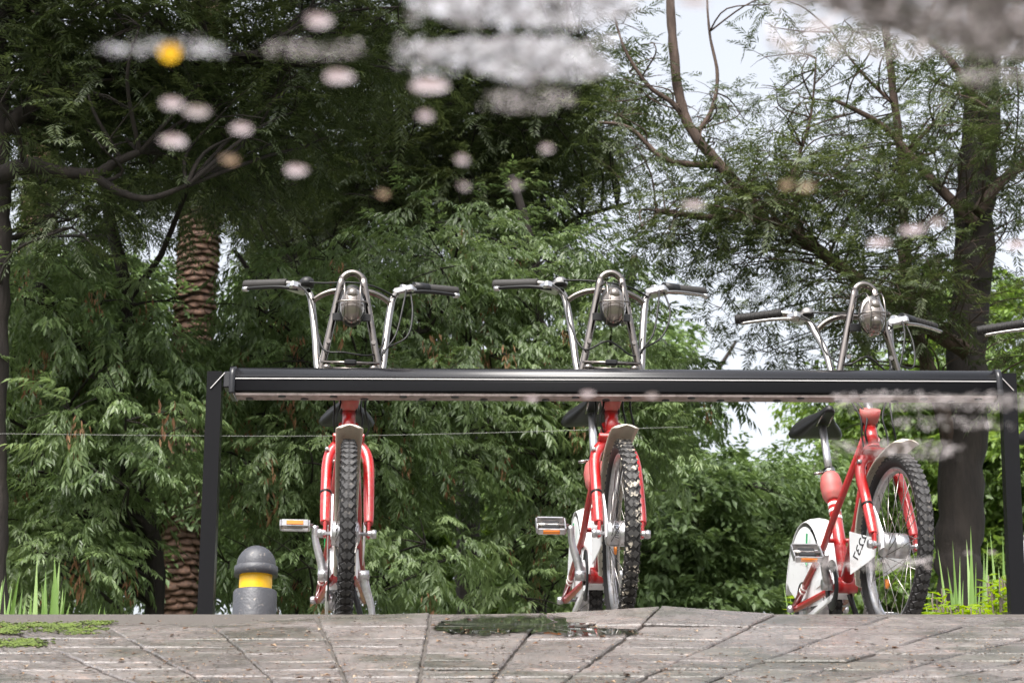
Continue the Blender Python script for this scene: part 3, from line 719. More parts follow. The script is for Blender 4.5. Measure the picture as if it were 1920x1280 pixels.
# ------------------------------------------------------------------ foliage
def leaf_quad(b, d, n, L_, w_, fold=.25, wp=.42):
    """folded lance-shaped leaf: base, left, tip, right"""
    s_ = np.cross(d, n); s_ /= np.linalg.norm(s_) + 1e-9
    nn = np.cross(s_, d)
    m_ = b + d * L_ * wp
    return [b, m_ + s_ * w_ / 2 + nn * w_ * fold, b + d * L_ - nn * L_ * .06, m_ - s_ * w_ / 2 + nn * w_ * fold]
def unit(v): return v / (np.linalg.norm(v) + 1e-9)
def ash_spray(r):
    out = []; Lt = .34; nl = 6
    for i in range(nl):
        t = (i + .8) / nl; p = np.array([Lt * t, 0, .05 * t - .16 * t * t])
        sd_ = 1 if i % 2 else -1
        az = sd_ * r.uniform(.5, 1.1) * (1 - .75 * (i == nl - 1))
        el = r.uniform(-.5, .2)
        d = np.array([math.cos(az) * math.cos(el), math.sin(az) * math.cos(el), math.sin(el)])
        rl = r.uniform(.11, .16); npair = 3
        for k in range(npair * 2 + 1):
            if k == npair * 2: q = 1.; a2 = 0
            else: q = .35 + .65 * (k // 2) / npair; a2 = (1 if k % 2 else -1) * r.uniform(.6, .95)
            b = p + d * rl * q + np.array([0, 0, -.05 * q * q])
            hd = np.array([d[0] * math.cos(a2) - d[1] * math.sin(a2), d[0] * math.sin(a2) + d[1] * math.cos(a2), d[2] - r.uniform(.35, 1.1)])
            hd = unit(hd); n = unit(np.array([r.uniform(-.35, .35) + .3 * hd[0], r.uniform(-.35, .35) + .3 * hd[1], 1.]))
            out.append(leaf_quad(b, hd, n, r.uniform(.075, .115), r.uniform(.021, .030)))
    return np.array(out)
def broad_spray(r):
    out = []
    for i in range(22):
        t = r.random(); p = np.array([.40 * t, r.uniform(-.16, .16) * (.3 + t), .08 * t - .16 * t * t + r.uniform(-.05, .05)])
        a2 = r.uniform(-1.3, 1.3); hd = unit(np.array([math.cos(a2), math.sin(a2), r.uniform(-1.0, .25)]))
        n = unit(np.array([r.uniform(-.5, .5), r.uniform(-.5, .5), 1.]))
        out.append(leaf_quad(p, hd, n, r.uniform(.10, .16), r.uniform(.045, .07), .2))
    return np.array(out)
def cypress_spray(r):
    out = []; Lt = r.uniform(.20, .30); n_ = 15
    curve = r.uniform(-.5, .2); az0 = r.uniform(-.5, .5)
    for i in range(n_):
        t = (i + .5) / n_; p = np.array([Lt * t, Lt * az0 * t * t * .6, Lt * (.15 * t + curve * t * t)])
        for sd_ in (-1, 1):
            a2 = sd_ * r.uniform(.55, 1.0) + az0 * t; hd = unit(np.array([math.cos(a2), math.sin(a2), curve * t + r.uniform(-.45, .3)]))
            n = unit(np.array([r.uniform(-.3, .3), r.uniform(-.3, .3), 1.]))
            out.append(leaf_quad(p, hd, n, r.uniform(.045, .070) * (1 - .35 * t), r.uniform(.0075, .0105), .15))
    hd = unit(np.array([1, az0, curve])); out.append(leaf_quad(p, hd, np.array([0, 0, 1.]), .05, .009, .1))
    return np.array(out)
def seed_spray(r):
    out = []
    for i in range(16):
        p = np.array([r.uniform(-.03, .03), r.uniform(-.03, .03), -r.uniform(0, .14)])
        hd = unit(np.array([r.uniform(-.4, .4), r.uniform(-.4, .4), -1.])); n = unit(np.array([r.uniform(-1, 1), r.uniform(-1, 1), .2]))
        out.append(leaf_quad(p, hd, n, r.uniform(.035, .055), r.uniform(.008, .012), .1))
    return np.array(out)
_r = random.Random(3)
TPL = {'ash': [ash_spray(_r) for _ in range(8)], 'broad': [broad_spray(_r) for _ in range(6)], 'cypress': [cypress_spray(_r) for _ in range(10)], 'seed': [seed_spray(_r) for _ in range(4)]}
def leaf_mesh(name, quads, tint, material):
    n = len(quads)
    me = bpy.data.meshes.new(name)
    me.vertices.add(4 * n); me.vertices.foreach_set('co', np.ascontiguousarray(quads, dtype=np.float32).ravel())
    base = (np.arange(n) * 4)[:, None]
    tri = np.concatenate([base + np.array([0, 1, 2]), base + np.array([0, 2, 3])], 1).ravel().astype(np.int32)
    me.loops.add(6 * n); me.loops.foreach_set('vertex_index', tri)
    me.polygons.add(2 * n); me.polygons.foreach_set('loop_start', np.arange(2 * n, dtype=np.int32) * 3)
    at = me.attributes.new('tint', 'FLOAT', 'FACE'); at.data.foreach_set('value', np.repeat(tint, 2).astype(np.float32))
    me.materials.append(MATS[material]); me.update(calc_edges=True); me.validate()
    return me
def place(kind, pos, az, tilt, scale, base_tint=None):
    """many sprays -> leaf quads (numpy)"""
    Q, T = [], []
    idx = rng.integers(0, len(TPL[kind]), len(pos))
    for k, tp in enumerate(TPL[kind]):
        s_ = np.where(idx == k)[0]
        if not len(s_): continue
        ca, sa_ = np.cos(az[s_]), np.sin(az[s_]); ct, st_ = np.cos(tilt[s_]), np.sin(tilt[s_])
        x, y, z = tp[..., 0], tp[..., 1], tp[..., 2]
        X = ct[:, None, None] * x + st_[:, None, None] * z; Z = -st_[:, None, None] * x + ct[:, None, None] * z
        sg = np.where(rng.random(len(s_)) < .5, -1, 1)[:, None, None]; Y = y[None] * sg
        xx = ca[:, None, None] * X - sa_[:, None, None] * Y; yy = sa_[:, None, None] * X + ca[:, None, None] * Y
        q = np.stack([xx, yy, Z], -1) * scale[s_][:, None, None, None] + pos[s_][:, None, None, :]
        Q.append(q.reshape(-1, 4, 3))
        bt = rng.normal(.45, .12, len(s_)) if base_tint is None else base_tint[s_]
        T.append(np.clip(bt[:, None] + rng.normal(0, .16, (len(s_), len(tp))), 0, 1).ravel())
    return np.concatenate(Q), np.concatenate(T)
WINDOWS = [(338, 425, 408, 600, .9), (1795, 330, 1850, 700, .7), (296, 940, 378, 1170, .98), (276, 985, 306, 1170, .8), (1752, 800, 1848, 1150, .95), (1180, 0, 1780, 300, .0)]
def thin_out(p, base):
    """gaps between the near branches through which trunks show"""
    q = p + np.array(base) - np.array([0, 0, CZ])
    dep = q[:, 1] * CP + q[:, 2] * SP; v = -q[:, 1] * SP + q[:, 2] * CP
    px = 960 + F * q[:, 0] / dep; py = 640 - F * v / dep
    keep = np.ones(len(p), bool)
    for (x0, y0, x1, y1, pr) in WINDOWS:
        keep &= ~((px > x0 - 42) & (px < x1 + 42) & (py > y0 - 30) & (py < y1 + 10) & (q[:, 1] < 23.5) & (rng.random(len(p)) < pr))
    return keep
def clump_sprays(centers, radii, per_m2, scale, squash=.62, droop=.25):
    P_, A_, T_, S_, B_ = [], [], [], [], []
    for c, r in zip(centers, radii):
        n = max(4, int(per_m2 * 4 * PI * r * r * .5))
        d = rng.normal(size=(n, 3)); d[:, 2] = d[:, 2] * .8 + .25; d /= np.linalg.norm(d, axis=1)[:, None]
        rad = r * rng.uniform(.35, 1, n) ** .6
        p = np.array(c) + d * rad[:, None] * np.array([1, 1, squash])
        P_.append(p); A_.append(np.arctan2(d[:, 1], d[:, 0]) + rng.normal(0, .5, n)); T_.append(droop - .45 * d[:, 2] + rng.normal(0, .34, n)); S_.append(scale * rng.uniform(.78, 1.22) * rng.uniform(.65, 1.3, n)); B_.append(rng.normal(rng.normal(.45, .15), .11, n))
    return np.concatenate(P_), np.concatenate(A_), np.concatenate(T_), np.concatenate(S_), np.concatenate(B_)
def region(cx, cy, rx, ry, Y0, Y1, n, r0, r1):
    """n clump centres inside an ellipse of the photograph, between two distances"""
    C, R = [], []
    for _ in range(n):
        a_ = random.uniform(0, 2 * PI); q = math.sqrt(random.random())
        C.append(W(cx + rx * q * math.cos(a_), cy + ry * q * math.sin(a_), random.uniform(Y0, Y1))); R.append(random.uniform(r0, r1))
    return C, R
def px_path(pts, Y):
    return [W(p[0], p[1], p[2] if len(p) > 2 else Y) for p in pts]
def limb(pts, r0, r1, wob=.02, k=6, n=10):
    p = smooth_path(pts, k)
    rs = [r0 + (r1 - r0) * (i / (len(p) - 1)) ** .8 for i in range(len(p))]
    q = [v + Vector((random.uniform(-1, 1), random.uniform(-1, 1), 0)) * wob * rs[i] * 6 for i, v in enumerate(p)]
    rs = [r * random.uniform(.92, 1.08) for r in rs]
    return MB().tube(q, rs, n)
def tree(name, label, cat, trunk, tr, boughs, clumps, kind, leafmat, per_m2, scale, bark, group=None, squash=.62, droop=.25, twig_r=.012, seeds=0, tint=None, bough_bark=None):
    """trunk: list of world points from the ground up; boughs: [(points, r0, r1)]; clumps: (centres, radii)"""
    base = Vector(trunk[0]); root = empty(name, base); tag(root, label, cat, group)
    loc = lambda v: Vector(v) - base
    trunk = [loc(p) for p in trunk]
    limb(trunk, tr[0], tr[1], n=14).build('trunk', bark, root)
    skel = smooth_path(trunk, 4)
    for pts, r0, r1 in boughs:
        pts = [loc(p) for p in pts]
        limb(pts, r0, r1).build('bough', bough_bark or bark, root); skel += smooth_path(pts, 4)
    C = [loc(c) for c in clumps[0]]; R = clumps[1]
    tw = MB()
    sk = np.array([tuple(v) for v in skel])
    for c, r in zip(C, R):
        d = np.linalg.norm(sk - np.array(c), axis=1) + np.where(sk[:, 2] > c.z - .1, .6, 0)
        s0 = Vector(sk[int(np.argmin(d))])
        mid = s0.lerp(c, .5) + Vector((random.uniform(-.1, .1), random.uniform(-.1, .1), (c - s0).length * .05))
        tw.tube(smooth_path([s0, mid, c], 4), lerp_list([twig_r * (.8 + r), twig_r * .8, twig_r * .45], 9), 5, caps=False)
        for _ in range(4):
            e = c + Vector((random.uniform(-1, 1), random.uniform(-1, 1), random.uniform(-.5, .6))) * r * .9
            tw.tube([c, c.lerp(e, .5) + Vector((0, 0, .05 * r)), e], [twig_r * .45, twig_r * .3, twig_r * .15], 4, caps=False)
    if C: tag(tw.build('twigs', bough_bark or bark, root), kind='stuff')
    p, a_, t_, s_, bt = clump_sprays(C, R, per_m2, scale, squash, droop)
    kp = thin_out(p, base); p, a_, t_, s_, bt = p[kp], a_[kp], t_[kp], s_[kp], bt[kp]
    Q, T = place(kind, p, a_, t_, s_, bt)
    if tint is not None: T = np.clip(T + tint, 0, 1)
    tag(link('crown', leaf_mesh('crown', Q, T, leafmat), root), kind='stuff')
    if seeds:
        sel = rng.choice(len(p), seeds); Q, T = place('seed', p[sel] + np.array([0, 0, -.05]), a_[sel], np.zeros(seeds), rng.uniform(.8, 1.7, seeds))
        tag(link('seed_clusters', leaf_mesh('seed_clusters', Q, T, 'seed_brown'), root), kind='stuff')
    return root
def G(p): q = Vector(p); q.z = -.05; return q
def join(*cl): return [c for q in cl for c in q[0]], [r for q in cl for r in q[1]]
def up(px, Y, px_list):
    """trunk from the ground below the first pixel"""
    pts = px_path(px_list, Y); return [G((pts[0].x, Y, 0))] + pts

# --- near ash trees
tree('ash_tree', 'ash tree with drooping pale green leaves at the left edge, dark leaning stem', 'tree',
     up(0, 11.5, [(290, 1140), (285, 1000), (250, 900), (222, 760), (238, 560), (205, 400), (190, 200)]), (.062, .030),
     [(px_path([(284, 1000), (200, 900), (110, 800), (30, 700)], 11.2), .035, .012), (px_path([(238, 560), (300, 480), (360, 330)], 11.5), .028, .012), (px_path([(222, 760), (130, 640), (60, 520)], 11.0), .03, .012)],
     join(region(100, 800, 200, 300, 10.2, 12.2, 62, .24, .42), region(90, 560, 180, 130, 10.5, 12.5, 16, .22, .38), region(190, 1000, 70, 100, 10.6, 11.4, 6, .18, .30), region(210, 660, 160, 130, 10.5, 12.0, 16, .2, .36)),
     'ash', 'ash_leaf', 33, .53, 'bark_dark', 'ash trees behind the rack', seeds=60)
tree('ash_tree', 'ash tree with dense pale green leaves right behind the bicycle beside the bollard', 'tree',
     up(0, 12.6, [(560, 1140), (552, 960), (536, 800), (545, 660), (560, 580)]), (.065, .025),
     [(px_path([(536, 800), (620, 700), (720, 640), (800, 620)], 12.4), .035, .012), (px_path([(545, 640), (490, 540), (440, 470)], 12.6), .03, .012), (px_path([(552, 960), (650, 880), (760, 850)], 12.2), .03, .01)],
     join(region(560, 640, 170, 130, 11.2, 13.2, 26, .22, .40), region(520, 900, 130, 210, 11.2, 13.0, 26, .22, .40), region(700, 800, 150, 150, 11.4, 13.2, 22, .22, .40), region(740, 560, 150, 120, 11.8, 13.6, 18, .22, .4), region(760, 1060, 100, 90, 11.0, 12.0, 9, .2, .34), region(500, 1060, 90, 60, 11.4, 12.2, 6, .2, .3)),
     'ash', 'ash_leaf', 33, .53, 'bark_dark', 'ash trees behind the rack', seeds=90)
tree('ash_tree', 'ash tree with hanging pale green leaves behind the bicycle in the middle', 'tree',
     up(0, 13.6, [(1010, 1140), (1000, 950), (990, 780), (1010, 620), (1000, 480), (960, 330)]), (.06, .03),
     [(px_path([(990, 780), (1090, 700), (1190, 700)], 13.4), .032, .012), (px_path([(1010, 620), (930, 560), (850, 500)], 13.4), .03, .012), (px_path([(1000, 860), (930, 800), (880, 780)], 13.2), .026, .010)],
     join(region(1040, 620, 170, 140, 12.4, 14.4, 30, .24, .42), region(980, 830, 120, 120, 12.4, 14.0, 15, .22, .40), region(1010, 1030, 70, 100, 12.6, 13.4, 9, .2, .32), region(1130, 850, 120, 110, 12.6, 14.2, 15, .22, .38), region(900, 480, 130, 90, 12.8, 14.4, 13, .24, .4), region(1220, 760, 90, 110, 13.0, 14.4, 9, .22, .36)),
     'ash', 'ash_leaf', 30, .57, 'bark_dark', 'ash trees behind the rack', seeds=70)
# --- cypresses
tree('cypress_tree', 'dark cypress at the right with a thick trunk beside the black post', 'tree',
     up(0, 13.0, [(1798, 1140), (1800, 1000), (1808, 800), (1818, 600), (1828, 400), (1840, 200), (1848, -120), (1850, -400)]), (.165, .115),
     [(px_path([(1815, 660), (1720, 600), (1610, 525), (1500, 445), (1430, 412), (1330, 408), (1230, 395)], 12.6), .060, .018),
      (px_path([(1800, 960, 13.05), (1790, 860, 13.0), (1758, 740, 12.9), (1724, 640, 12.8), (1705, 540, 12.8), (1690, 470, 12.8)], 12.8), .075, .03),
      (px_path([(1830, 420), (1740, 330), (1660, 240), (1570, 190)], 12.8), .045, .012), (px_path([(1830, 400), (1900, 320), (1990, 280)], 12.8), .05, .02), (px_path([(1840, 200), (1760, 90), (1640, 30)], 12.8), .04, .012),
      (px_path([(1430, 412), (1385, 350), (1345, 305), (1305, 255), (1278, 200), (1264, 110), (1257, 0), (1250, -250)], 12.7), .042, .030), (px_path([(1300, 245), (1262, 195), (1215, 160), (1170, 90), (1150, 20)], 12.7), .024, .006), (px_path([(1308, 250), (1335, 205), (1345, 140), (1330, 60), (1325, -20)], 12.7), .020, .006),
      (px_path([(1500, 445), (1490, 330), (1520, 220), (1530, 110)], 12.7), .018, .006), (px_path([(1345, 310), (1250, 300), (1180, 240), (1120, 230)], 12.6), .026, .008),
      (px_path([(1705, 560), (1696, 430), (1690, 300), (1676, 180), (1660, 40), (1650, -200)], 12.9), .034, .026), (px_path([(1690, 300), (1750, 230), (1800, 170)], 12.9), .018, .005), (px_path([(1680, 200), (1610, 130), (1560, 60)], 12.9), .016, .005), (px_path([(1690, 270), (1740, 290), (1790, 250)], 12.9), .014, .005)],
     join(region(1560, 360, 190, 80, 12.0, 13.4, 24, .18, .34), region(1760, 470, 200, 170, 11.8, 13.6, 36, .22, .40), region(1870, 230, 110, 170, 11.6, 13.6, 34, .24, .42), region(1950, -100, 140, 200, 11.6, 13.6, 20, .3, .5), region(1320, 440, 160, 50, 12.0, 13.2, 14, .18, .3), region(1480, 610, 160, 100, 13.2, 14.6, 16, .2, .34), region(1880, 640, 90, 110, 12.2, 13.4, 9, .2, .34), region(1620, 120, 150, 60, 12.4, 13.4, 8, .14, .24), region(1480, 40, 120, 50, 12.4, 13.4, 6, .16, .26), region(1270, 330, 120, 70, 12.2, 13.4, 12, .18, .3), region(1440, 200, 150, 100, 12.2, 13.6, 20, .12, .22), region(1560, 330, 230, 90, 12.0, 13.8, 34, .18, .32), region(1360, 380, 160, 60, 12.0, 13.6, 18, .18, .3), region(1175, 130, 60, 100, 12.4, 13.4, 11, .12, .22), region(1400, 500, 200, 60, 12.4, 14, 14, .2, .34), region(1650, 200, 130, 110, 12.2, 13.6, 18, .12, .22), region(1750, 520, 160, 120, 12.0, 13.8, 24, .22, .36)),
     'cypress', 'cypress_leaf', 29, 1.0, 'bark_dark', 'cypress trees', squash=.5, bough_bark='bark_brown', twig_r=.007)
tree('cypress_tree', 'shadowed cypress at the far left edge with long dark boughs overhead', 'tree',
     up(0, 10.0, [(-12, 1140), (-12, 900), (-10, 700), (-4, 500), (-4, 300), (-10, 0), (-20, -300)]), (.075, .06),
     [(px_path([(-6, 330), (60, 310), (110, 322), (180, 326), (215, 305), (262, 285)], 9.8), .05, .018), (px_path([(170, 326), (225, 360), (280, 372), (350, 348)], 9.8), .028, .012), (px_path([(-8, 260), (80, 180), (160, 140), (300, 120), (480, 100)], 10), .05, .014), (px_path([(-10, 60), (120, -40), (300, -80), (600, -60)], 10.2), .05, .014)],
     join(region(140, 150, 260, 170, 9.4, 11.5, 58, .26, .44), region(380, 210, 220, 150, 9.8, 12, 40, .24, .42), region(560, 60, 260, 110, 10, 12, 36, .26, .42), region(300, 330, 280, 90, 12, 14, 34, .26, .42), region(120, -160, 380, 140, 9, 12, 34, .35, .5), region(250, -480, 650, 220, 8.5, 12.5, 60, .5, .7), region(60, 400, 100, 60, 9.6, 10.6, 6, .2, .32)),  # clumps far above the frame added to block light from the top
     'cypress', 'cypress_leaf', 36, 1.0, 'bark_dark', 'cypress trees', squash=.5, tint=-.12)  # tint shift paints this tree's shade into its leaf colour
tree('cypress_tree', 'cypress with feathery hanging needles high above the middle of the rack', 'tree',
     up(0, 15.5, [(880, 1140), (876, 900), (868, 650), (862, 420), (850, 200), (840, -150)]), (.11, .07),
     [(px_path([(866, 600), (960, 500), (1060, 420), (1180, 380)], 15), .045, .012), (px_path([(864, 480), (760, 400), (640, 360), (520, 345)], 15), .05, .014), (px_path([(860, 380), (980, 280), (1090, 200)], 15), .04, .01), (px_path([(866, 560), (720, 530), (600, 500), (470, 590)], 15), .04, .014), (px_path([(868, 640), (980, 590), (840, 600)], 14.8), .03, .012)],
     join(region(720, 330, 230, 110, 14, 16, 42, .26, .44), region(820, 250, 330, 200, 17, 19, 60, .4, .6), region(450, 380, 330, 130, 17, 19, 36, .4, .6), region(1000, 320, 170, 120, 14, 16, 34, .24, .42), region(900, 160, 220, 110, 14, 16, 38, .28, .44), region(560, 420, 150, 60, 14.4, 16, 14, .22, .36), region(780, -80, 360, 100, 14, 16, 30, .36, .5), region(700, -360, 480, 180, 12.5, 16.5, 50, .6, .8), region(1060, 120, 60, 100, 14, 15.5, 8, .2, .3)),  # uppermost clumps, out of view, added to shade the foliage below
     'cypress', 'cypress_leaf', 28, 1.3, 'bark_dark', 'cypress trees', squash=.5)
# --- farther trees
far_specs = [
    ('tall leafy tree far behind the left end of the rack', 120, 25, [(120, 920, 300, 240, 42), (60, 600, 220, 110, 12)], 0),
    ('tall leafy tree far behind the first bicycle', 500, 29, [(500, 930, 260, 220, 42), (560, 620, 220, 120, 13)], 0),
    ('bright leafy tree far off between the first two bicycles', 880, 33, [(880, 980, 240, 200, 46), (820, 730, 220, 100, 11)], 1),
    ('leafy tree far off behind the bicycle in the middle', 1190, 28, [(1180, 960, 190, 190, 34), (1180, 700, 80, 80, 3)], 0),
    ('bushy tree filling the gap left of the bicycle with the white flap', 1360, 21, [(1340, 1030, 190, 130, 44), (1440, 930, 120, 70, 8)], 0),
    ('bright leafy tree far off behind the thick dark trunk', 1760, 30, [(1760, 940, 230, 220, 52), (1880, 640, 110, 120, 9), (1600, 740, 70, 60, 3)], 1),
]
for lab, px, Y, regs, bright in far_specs:
    k = Y / 25.
    tree('leafy_tree', lab, 'tree', up(0, Y, [(px, 1130), (px + 10, 950), (px - 10, 880)] + ([] if Y == 21 else [(px - 15, 620), (px, 480)])), (.16 * k, .05 * k),
         [] if Y == 21 else [(px_path([(px, 900), (px + 110, 760), (px + 190, 640)], Y), .07 * k, .02 * k), (px_path([(px + 4, 820), (px - 120, 680), (px - 200, 560)], Y), .07 * k, .02 * k)],
         join(*[region(c[0], c[1], c[2], c[3], Y - 1.5, Y + 2.5, c[4], .45 * k, .80 * k) for c in regs]),
         'broad', 'fresh_leaf' if bright else 'far_leaf', 23 / (k * k), .80 * k, 'bark_dark', 'leafy trees far behind the rack', twig_r=.02 * k)

# --- palms
def palm(label, pts, Y, r, rows, around, z0, dz, show):
    P0 = [G(W(pts[0][0], 1140, Y))] + px_path(pts, Y); base = P0[0].copy()
    root = empty('palm_tree', base); tag(root, label, 'palm', 'palms behind the ash trees')
    q = [p - base for p in P0]; path = smooth_path(q, 6)
    MB().tube(path, r * .90, 20).build('trunk', 'palm_core', root)
    sw = 2 * PI * r / around
    tri = MB()
    vs = []; cols = 7; rws = 4                # a cut leaf base: broad, pointed below, bulging outwards at its lower lip
    for j in range(rws):
        v = j / (rws - 1)
        for i in range(cols):
            u = i / (cols - 1) * 2 - 1
            wd = sw * .60 * (1 - .30 * v)
            vs.append((u * wd, -(.012 + r * .34 * (1 - v) ** 1.2 * (1 - .55 * u * u)), (v - .5) * dz * 1.9 + .22 * dz * u * u * (1 - v)))
    fs = [(j * cols + i, j * cols + i + 1, (j + 1) * cols + i + 1, (j + 1) * cols + i) for j in range(rws - 1) for i in range(cols - 1)]
    tri.add(vs, fs, True)
    n0 = len(vs); tri.add([(x * .9, y * .3, z + .15 * dz) for (x, y, z) in vs[:cols]], [])
    tri.f += [(i + 1, i, n0 + i, n0 + i + 1) for i in range(cols - 1)]; tri.sm += [False] * (cols - 1)
    me = tri.mesh('scale', 'palm_scale')
    zs = np.array([p.z for p in path]); xs = np.array([p.x for p in path]); ys = np.array([p.y for p in path])
    rest = MB(); count = 0
    for j in range(rows):
        z = z0 + j * dz; cx, cy = np.interp(z, zs, xs), np.interp(z, zs, ys); zr = z
        vis = any(lo <= z <= hi for lo, hi in show)
        for i in range(around):
            a_ = 2 * PI * (i + .5 * (j % 2)) / around + random.uniform(-.08, .08); z = zr + dz * i / around * 2 + random.uniform(-.014, .014)
            M = Matrix.Translation((cx, cy, z)) @ Matrix.Rotation(a_, 4, 'Z') @ Matrix.Translation((0, -r * .80, 0)) @ Matrix.Rotation(random.uniform(-.16, .16), 4, 'Y') @ Matrix.Scale(random.uniform(.85, 1.15), 4)
            if vis and count < 290: link('scale', me, root, M); count += 1
            else: q_ = MB(); q_.v = list(tri.v); q_.xf(M); rest.add(q_.v, tri.f, True)
    tag(rest.build('scale_sheath', 'palm_scale', root), kind='stuff')
    # fronds, high above the picture
    top = path[-1]; Q = []
    fr = MB()
    for i in range(16):
        a_ = 2 * PI * i / 16 + random.uniform(-.1, .1); e = random.uniform(.2, 1.2); L_ = 3.2
        prev = top
        for s_ in range(12):
            t = (s_ + 1) / 12; p = top + Vector((math.cos(a_) * L_ * t * math.cos(e * .6), math.sin(a_) * L_ * t * math.cos(e * .6), L_ * (math.sin(e) * t - 1.0 * t * t)))
            d = (p - prev).normalized()
            for sd_ in (-1, 1):
                sdv = Vector((-math.sin(a_), math.cos(a_), 0)) * sd_
                hd = unit(np.array(sdv * .9 + d * .6 + Vector((0, 0, -.3)))); Q.append(leaf_quad(np.array(p), hd, np.array([0, 0, 1.]), .6 * (1.1 - t * .6), .06, .1))
            fr.tube([prev, p], .02, 4, caps=False); prev = p
    fo = fr.build('frond_stems', 'bark_grey', root)
    tag(link('fronds', leaf_mesh('fronds', np.array(Q), rng.uniform(.2, .7, len(Q)), 'far_leaf'), root), kind='stuff')
palm('palm trunk of overlapping brown scales just left of the black post', [(334, 1155), (341, 1000), (358, 700), (374, 430), (384, 200), (392, -100), (398, -340)], 24, .235, 130, 9, .3, .085, [(3.2, 4.75), (6.9, 8.6)])
palm('dark palm trunk half hidden by leaves at the lower left', [(50, 1155), (56, 1000), (64, 700), (72, 430), (80, 100), (84, -300)], 26, .22, 130, 9, .3, .085, [(3.9, 5.6)])

# --- low plants
def blade_plant(name, label, base, blades, group=None, m_='blade_leaf', cat='plant'):
    root = empty(name, base); tag(root, label, cat, group)
    for (tx, ty, tz, wd, bend) in blades:
        n = 8; vs = []; tip = Vector((tx, ty, tz)); root_off = Vector((tx * .35 + random.uniform(-.02, .02), ty * .3, 0))
        ang = random.uniform(-.5, .5); side = Vector((math.cos(ang), math.sin(ang), 0))
        for i in range(n + 1):
            t = i / n
            p = root_off.lerp(tip, t) + Vector((bend * math.sin(t * PI), 0, 0))
            w_ = wd * (1 - t ** 3) * (.55 + .9 * t * (1 - t) * 2)
            vs += [p - side * w_ / 2, p + Vector((0, .25 * w_, 0)), p + side * w_ / 2]
        fs = [(3 * i + j, 3 * i + j + 1, 3 * i + j + 4, 3 * i + j + 3) for i in range(n) for j in range(2)]
        mb = MB().add(vs, fs, True); me = mb.mesh('blade', m_)
        at = me.attributes.new('tint', 'FLOAT', 'FACE'); v = min(1, max(0, random.gauss(.55, .25))); at.data.foreach_set('value', [v] * len(me.polygons))
        link('blade', me, root)
    return root
def blades_px(base_px, Y, tips, wd):
    b = G(W(base_px, 1160, Y)); out = []
    for (tx, ty) in tips:
        p = W(tx, ty, Y + random.uniform(-.12, .12)); out.append((p.x - b.x, p.y - b.y, p.z - b.z, wd * random.uniform(.7, 1.2), random.uniform(-.02, .02)))
    return b, out
b, t = blades_px(-30, 8.2, [(-60, 1060), (-20, 1075), (5, 1085), (10, 1078), (-40, 1100), (22, 1122), (-8, 1040)], .036)
blade_plant('iris_plant', 'clump of green blade leaves cut by the left edge of the frame', b, t, 'blade-leaved clumps')
b, t = blades_px(30, 8.3, [(38, 1066), (48, 1120), (8, 1105), (56, 1140), (24, 1092), (14, 1150), (42, 1100)], .034)
blade_plant('iris_plant', 'clump of green blade leaves, second in from the left edge', b, t, 'blade-leaved clumps')
b, t = blades_px(90, 8.2, [(70, 1036), (102, 1040), (112, 1048), (86, 1066), (118, 1100), (60, 1108), (124, 1102), (98, 1090), (78, 1090), (132, 1128), (84, 1120), (106, 1120)], .040)
blade_plant('iris_plant', 'tallest clump of upright green blade leaves at the lower left', b, t, 'blade-leaved clumps')
b, t = blades_px(165, 8.1, [(190, 1130), (196, 1134), (200, 1142), (150, 1150), (176, 1146)], .026)
blade_plant('iris_plant', 'small low clump of splayed blades left of the palm trunk', b, t, 'blade-leaved clumps')
b, t = blades_px(1795, 9.0, [(1758, 1024), (1786, 1012), (1800, 1040), (1812, 1010), (1830, 1050), (1845, 1030), (1852, 1010), (1776, 1060), (1735, 1130), (1820, 985), (1864, 1060), (1806, 1085), (1838, 1090), (1790, 1092), (1768, 1090)], .036)
blade_plant('iris_plant', 'clump of blade leaves at the foot of the thick dark trunk', b, t, 'blade-leaved clumps')
b, t = blades_px(1868, 9.4, [(1880, 1000), (1856, 990), (1890, 1040), (1872, 1060), (1900, 1060)], .034)
blade_plant('iris_plant', 'clump of blade leaves between the thick trunk and the black post', b, t, 'blade-leaved clumps')
b, t = blades_px(1510, 8.8, [(1468, 1090), (1490, 1085), (1505, 1100), (1520, 1096), (1480, 1110), (1535, 1120)], .026)
blade_plant('iris_plant', 'thin arching blades behind the white rear guard of a bicycle', b, t, 'blade-leaved clumps')
def leafy_plant(label, px0, px1, py0, py1, Y, n, m_='lime_leaf', sc_=1.0):
    b = G(W((px0 + px1) / 2, 1160, Y)); root = empty('leafy_plant', b); tag(root, label, 'plant', 'low leafy plants')
    Q, st_ = [], MB()
    for _ in range(n):
        tip = W(random.uniform(px0, px1), random.uniform(py0, py1), Y + random.uniform(-.25, .25)) - b
        rt = Vector((tip.x * .6 + random.uniform(-.05, .05), tip.y, 0))
        st_.tube([rt, tip], .003, 4, caps=False)
        for k in range(9):
            t_ = 1 - k * .045; p = rt.lerp(tip, t_); a_ = k * 2.4 + random.random()
            hd = unit(np.array([math.cos(a_), math.sin(a_), random.uniform(-.2, .4)])); Q.append(leaf_quad(np.array(p), hd, np.array([random.uniform(-.2, .2), -.25, 1.]), random.uniform(.05, .08) * sc_, random.uniform(.018, .028) * sc_, .2))
    tag(st_.build('stems', m_ if m_ in () else 'bark_grey', root), kind='stuff')
    tag(link('foliage', leaf_mesh('foliage', np.array(Q), rng.normal(.5, .2, len(Q)).clip(0, 1), m_), root), kind='stuff')
leafy_plant('bright yellow-green leafy plant low beside the right post', 1850, 1890, 1075, 1150, 8.6, 34)
leafy_plant('bright yellow-green ground plant along the paving below the blade leaves', 1756, 1850, 1134, 1156, 8.3, 50)
leafy_plant('small bright green plant just right of the numbered bicycle wheel', 1746, 1775, 1098, 1150, 8.5, 16)
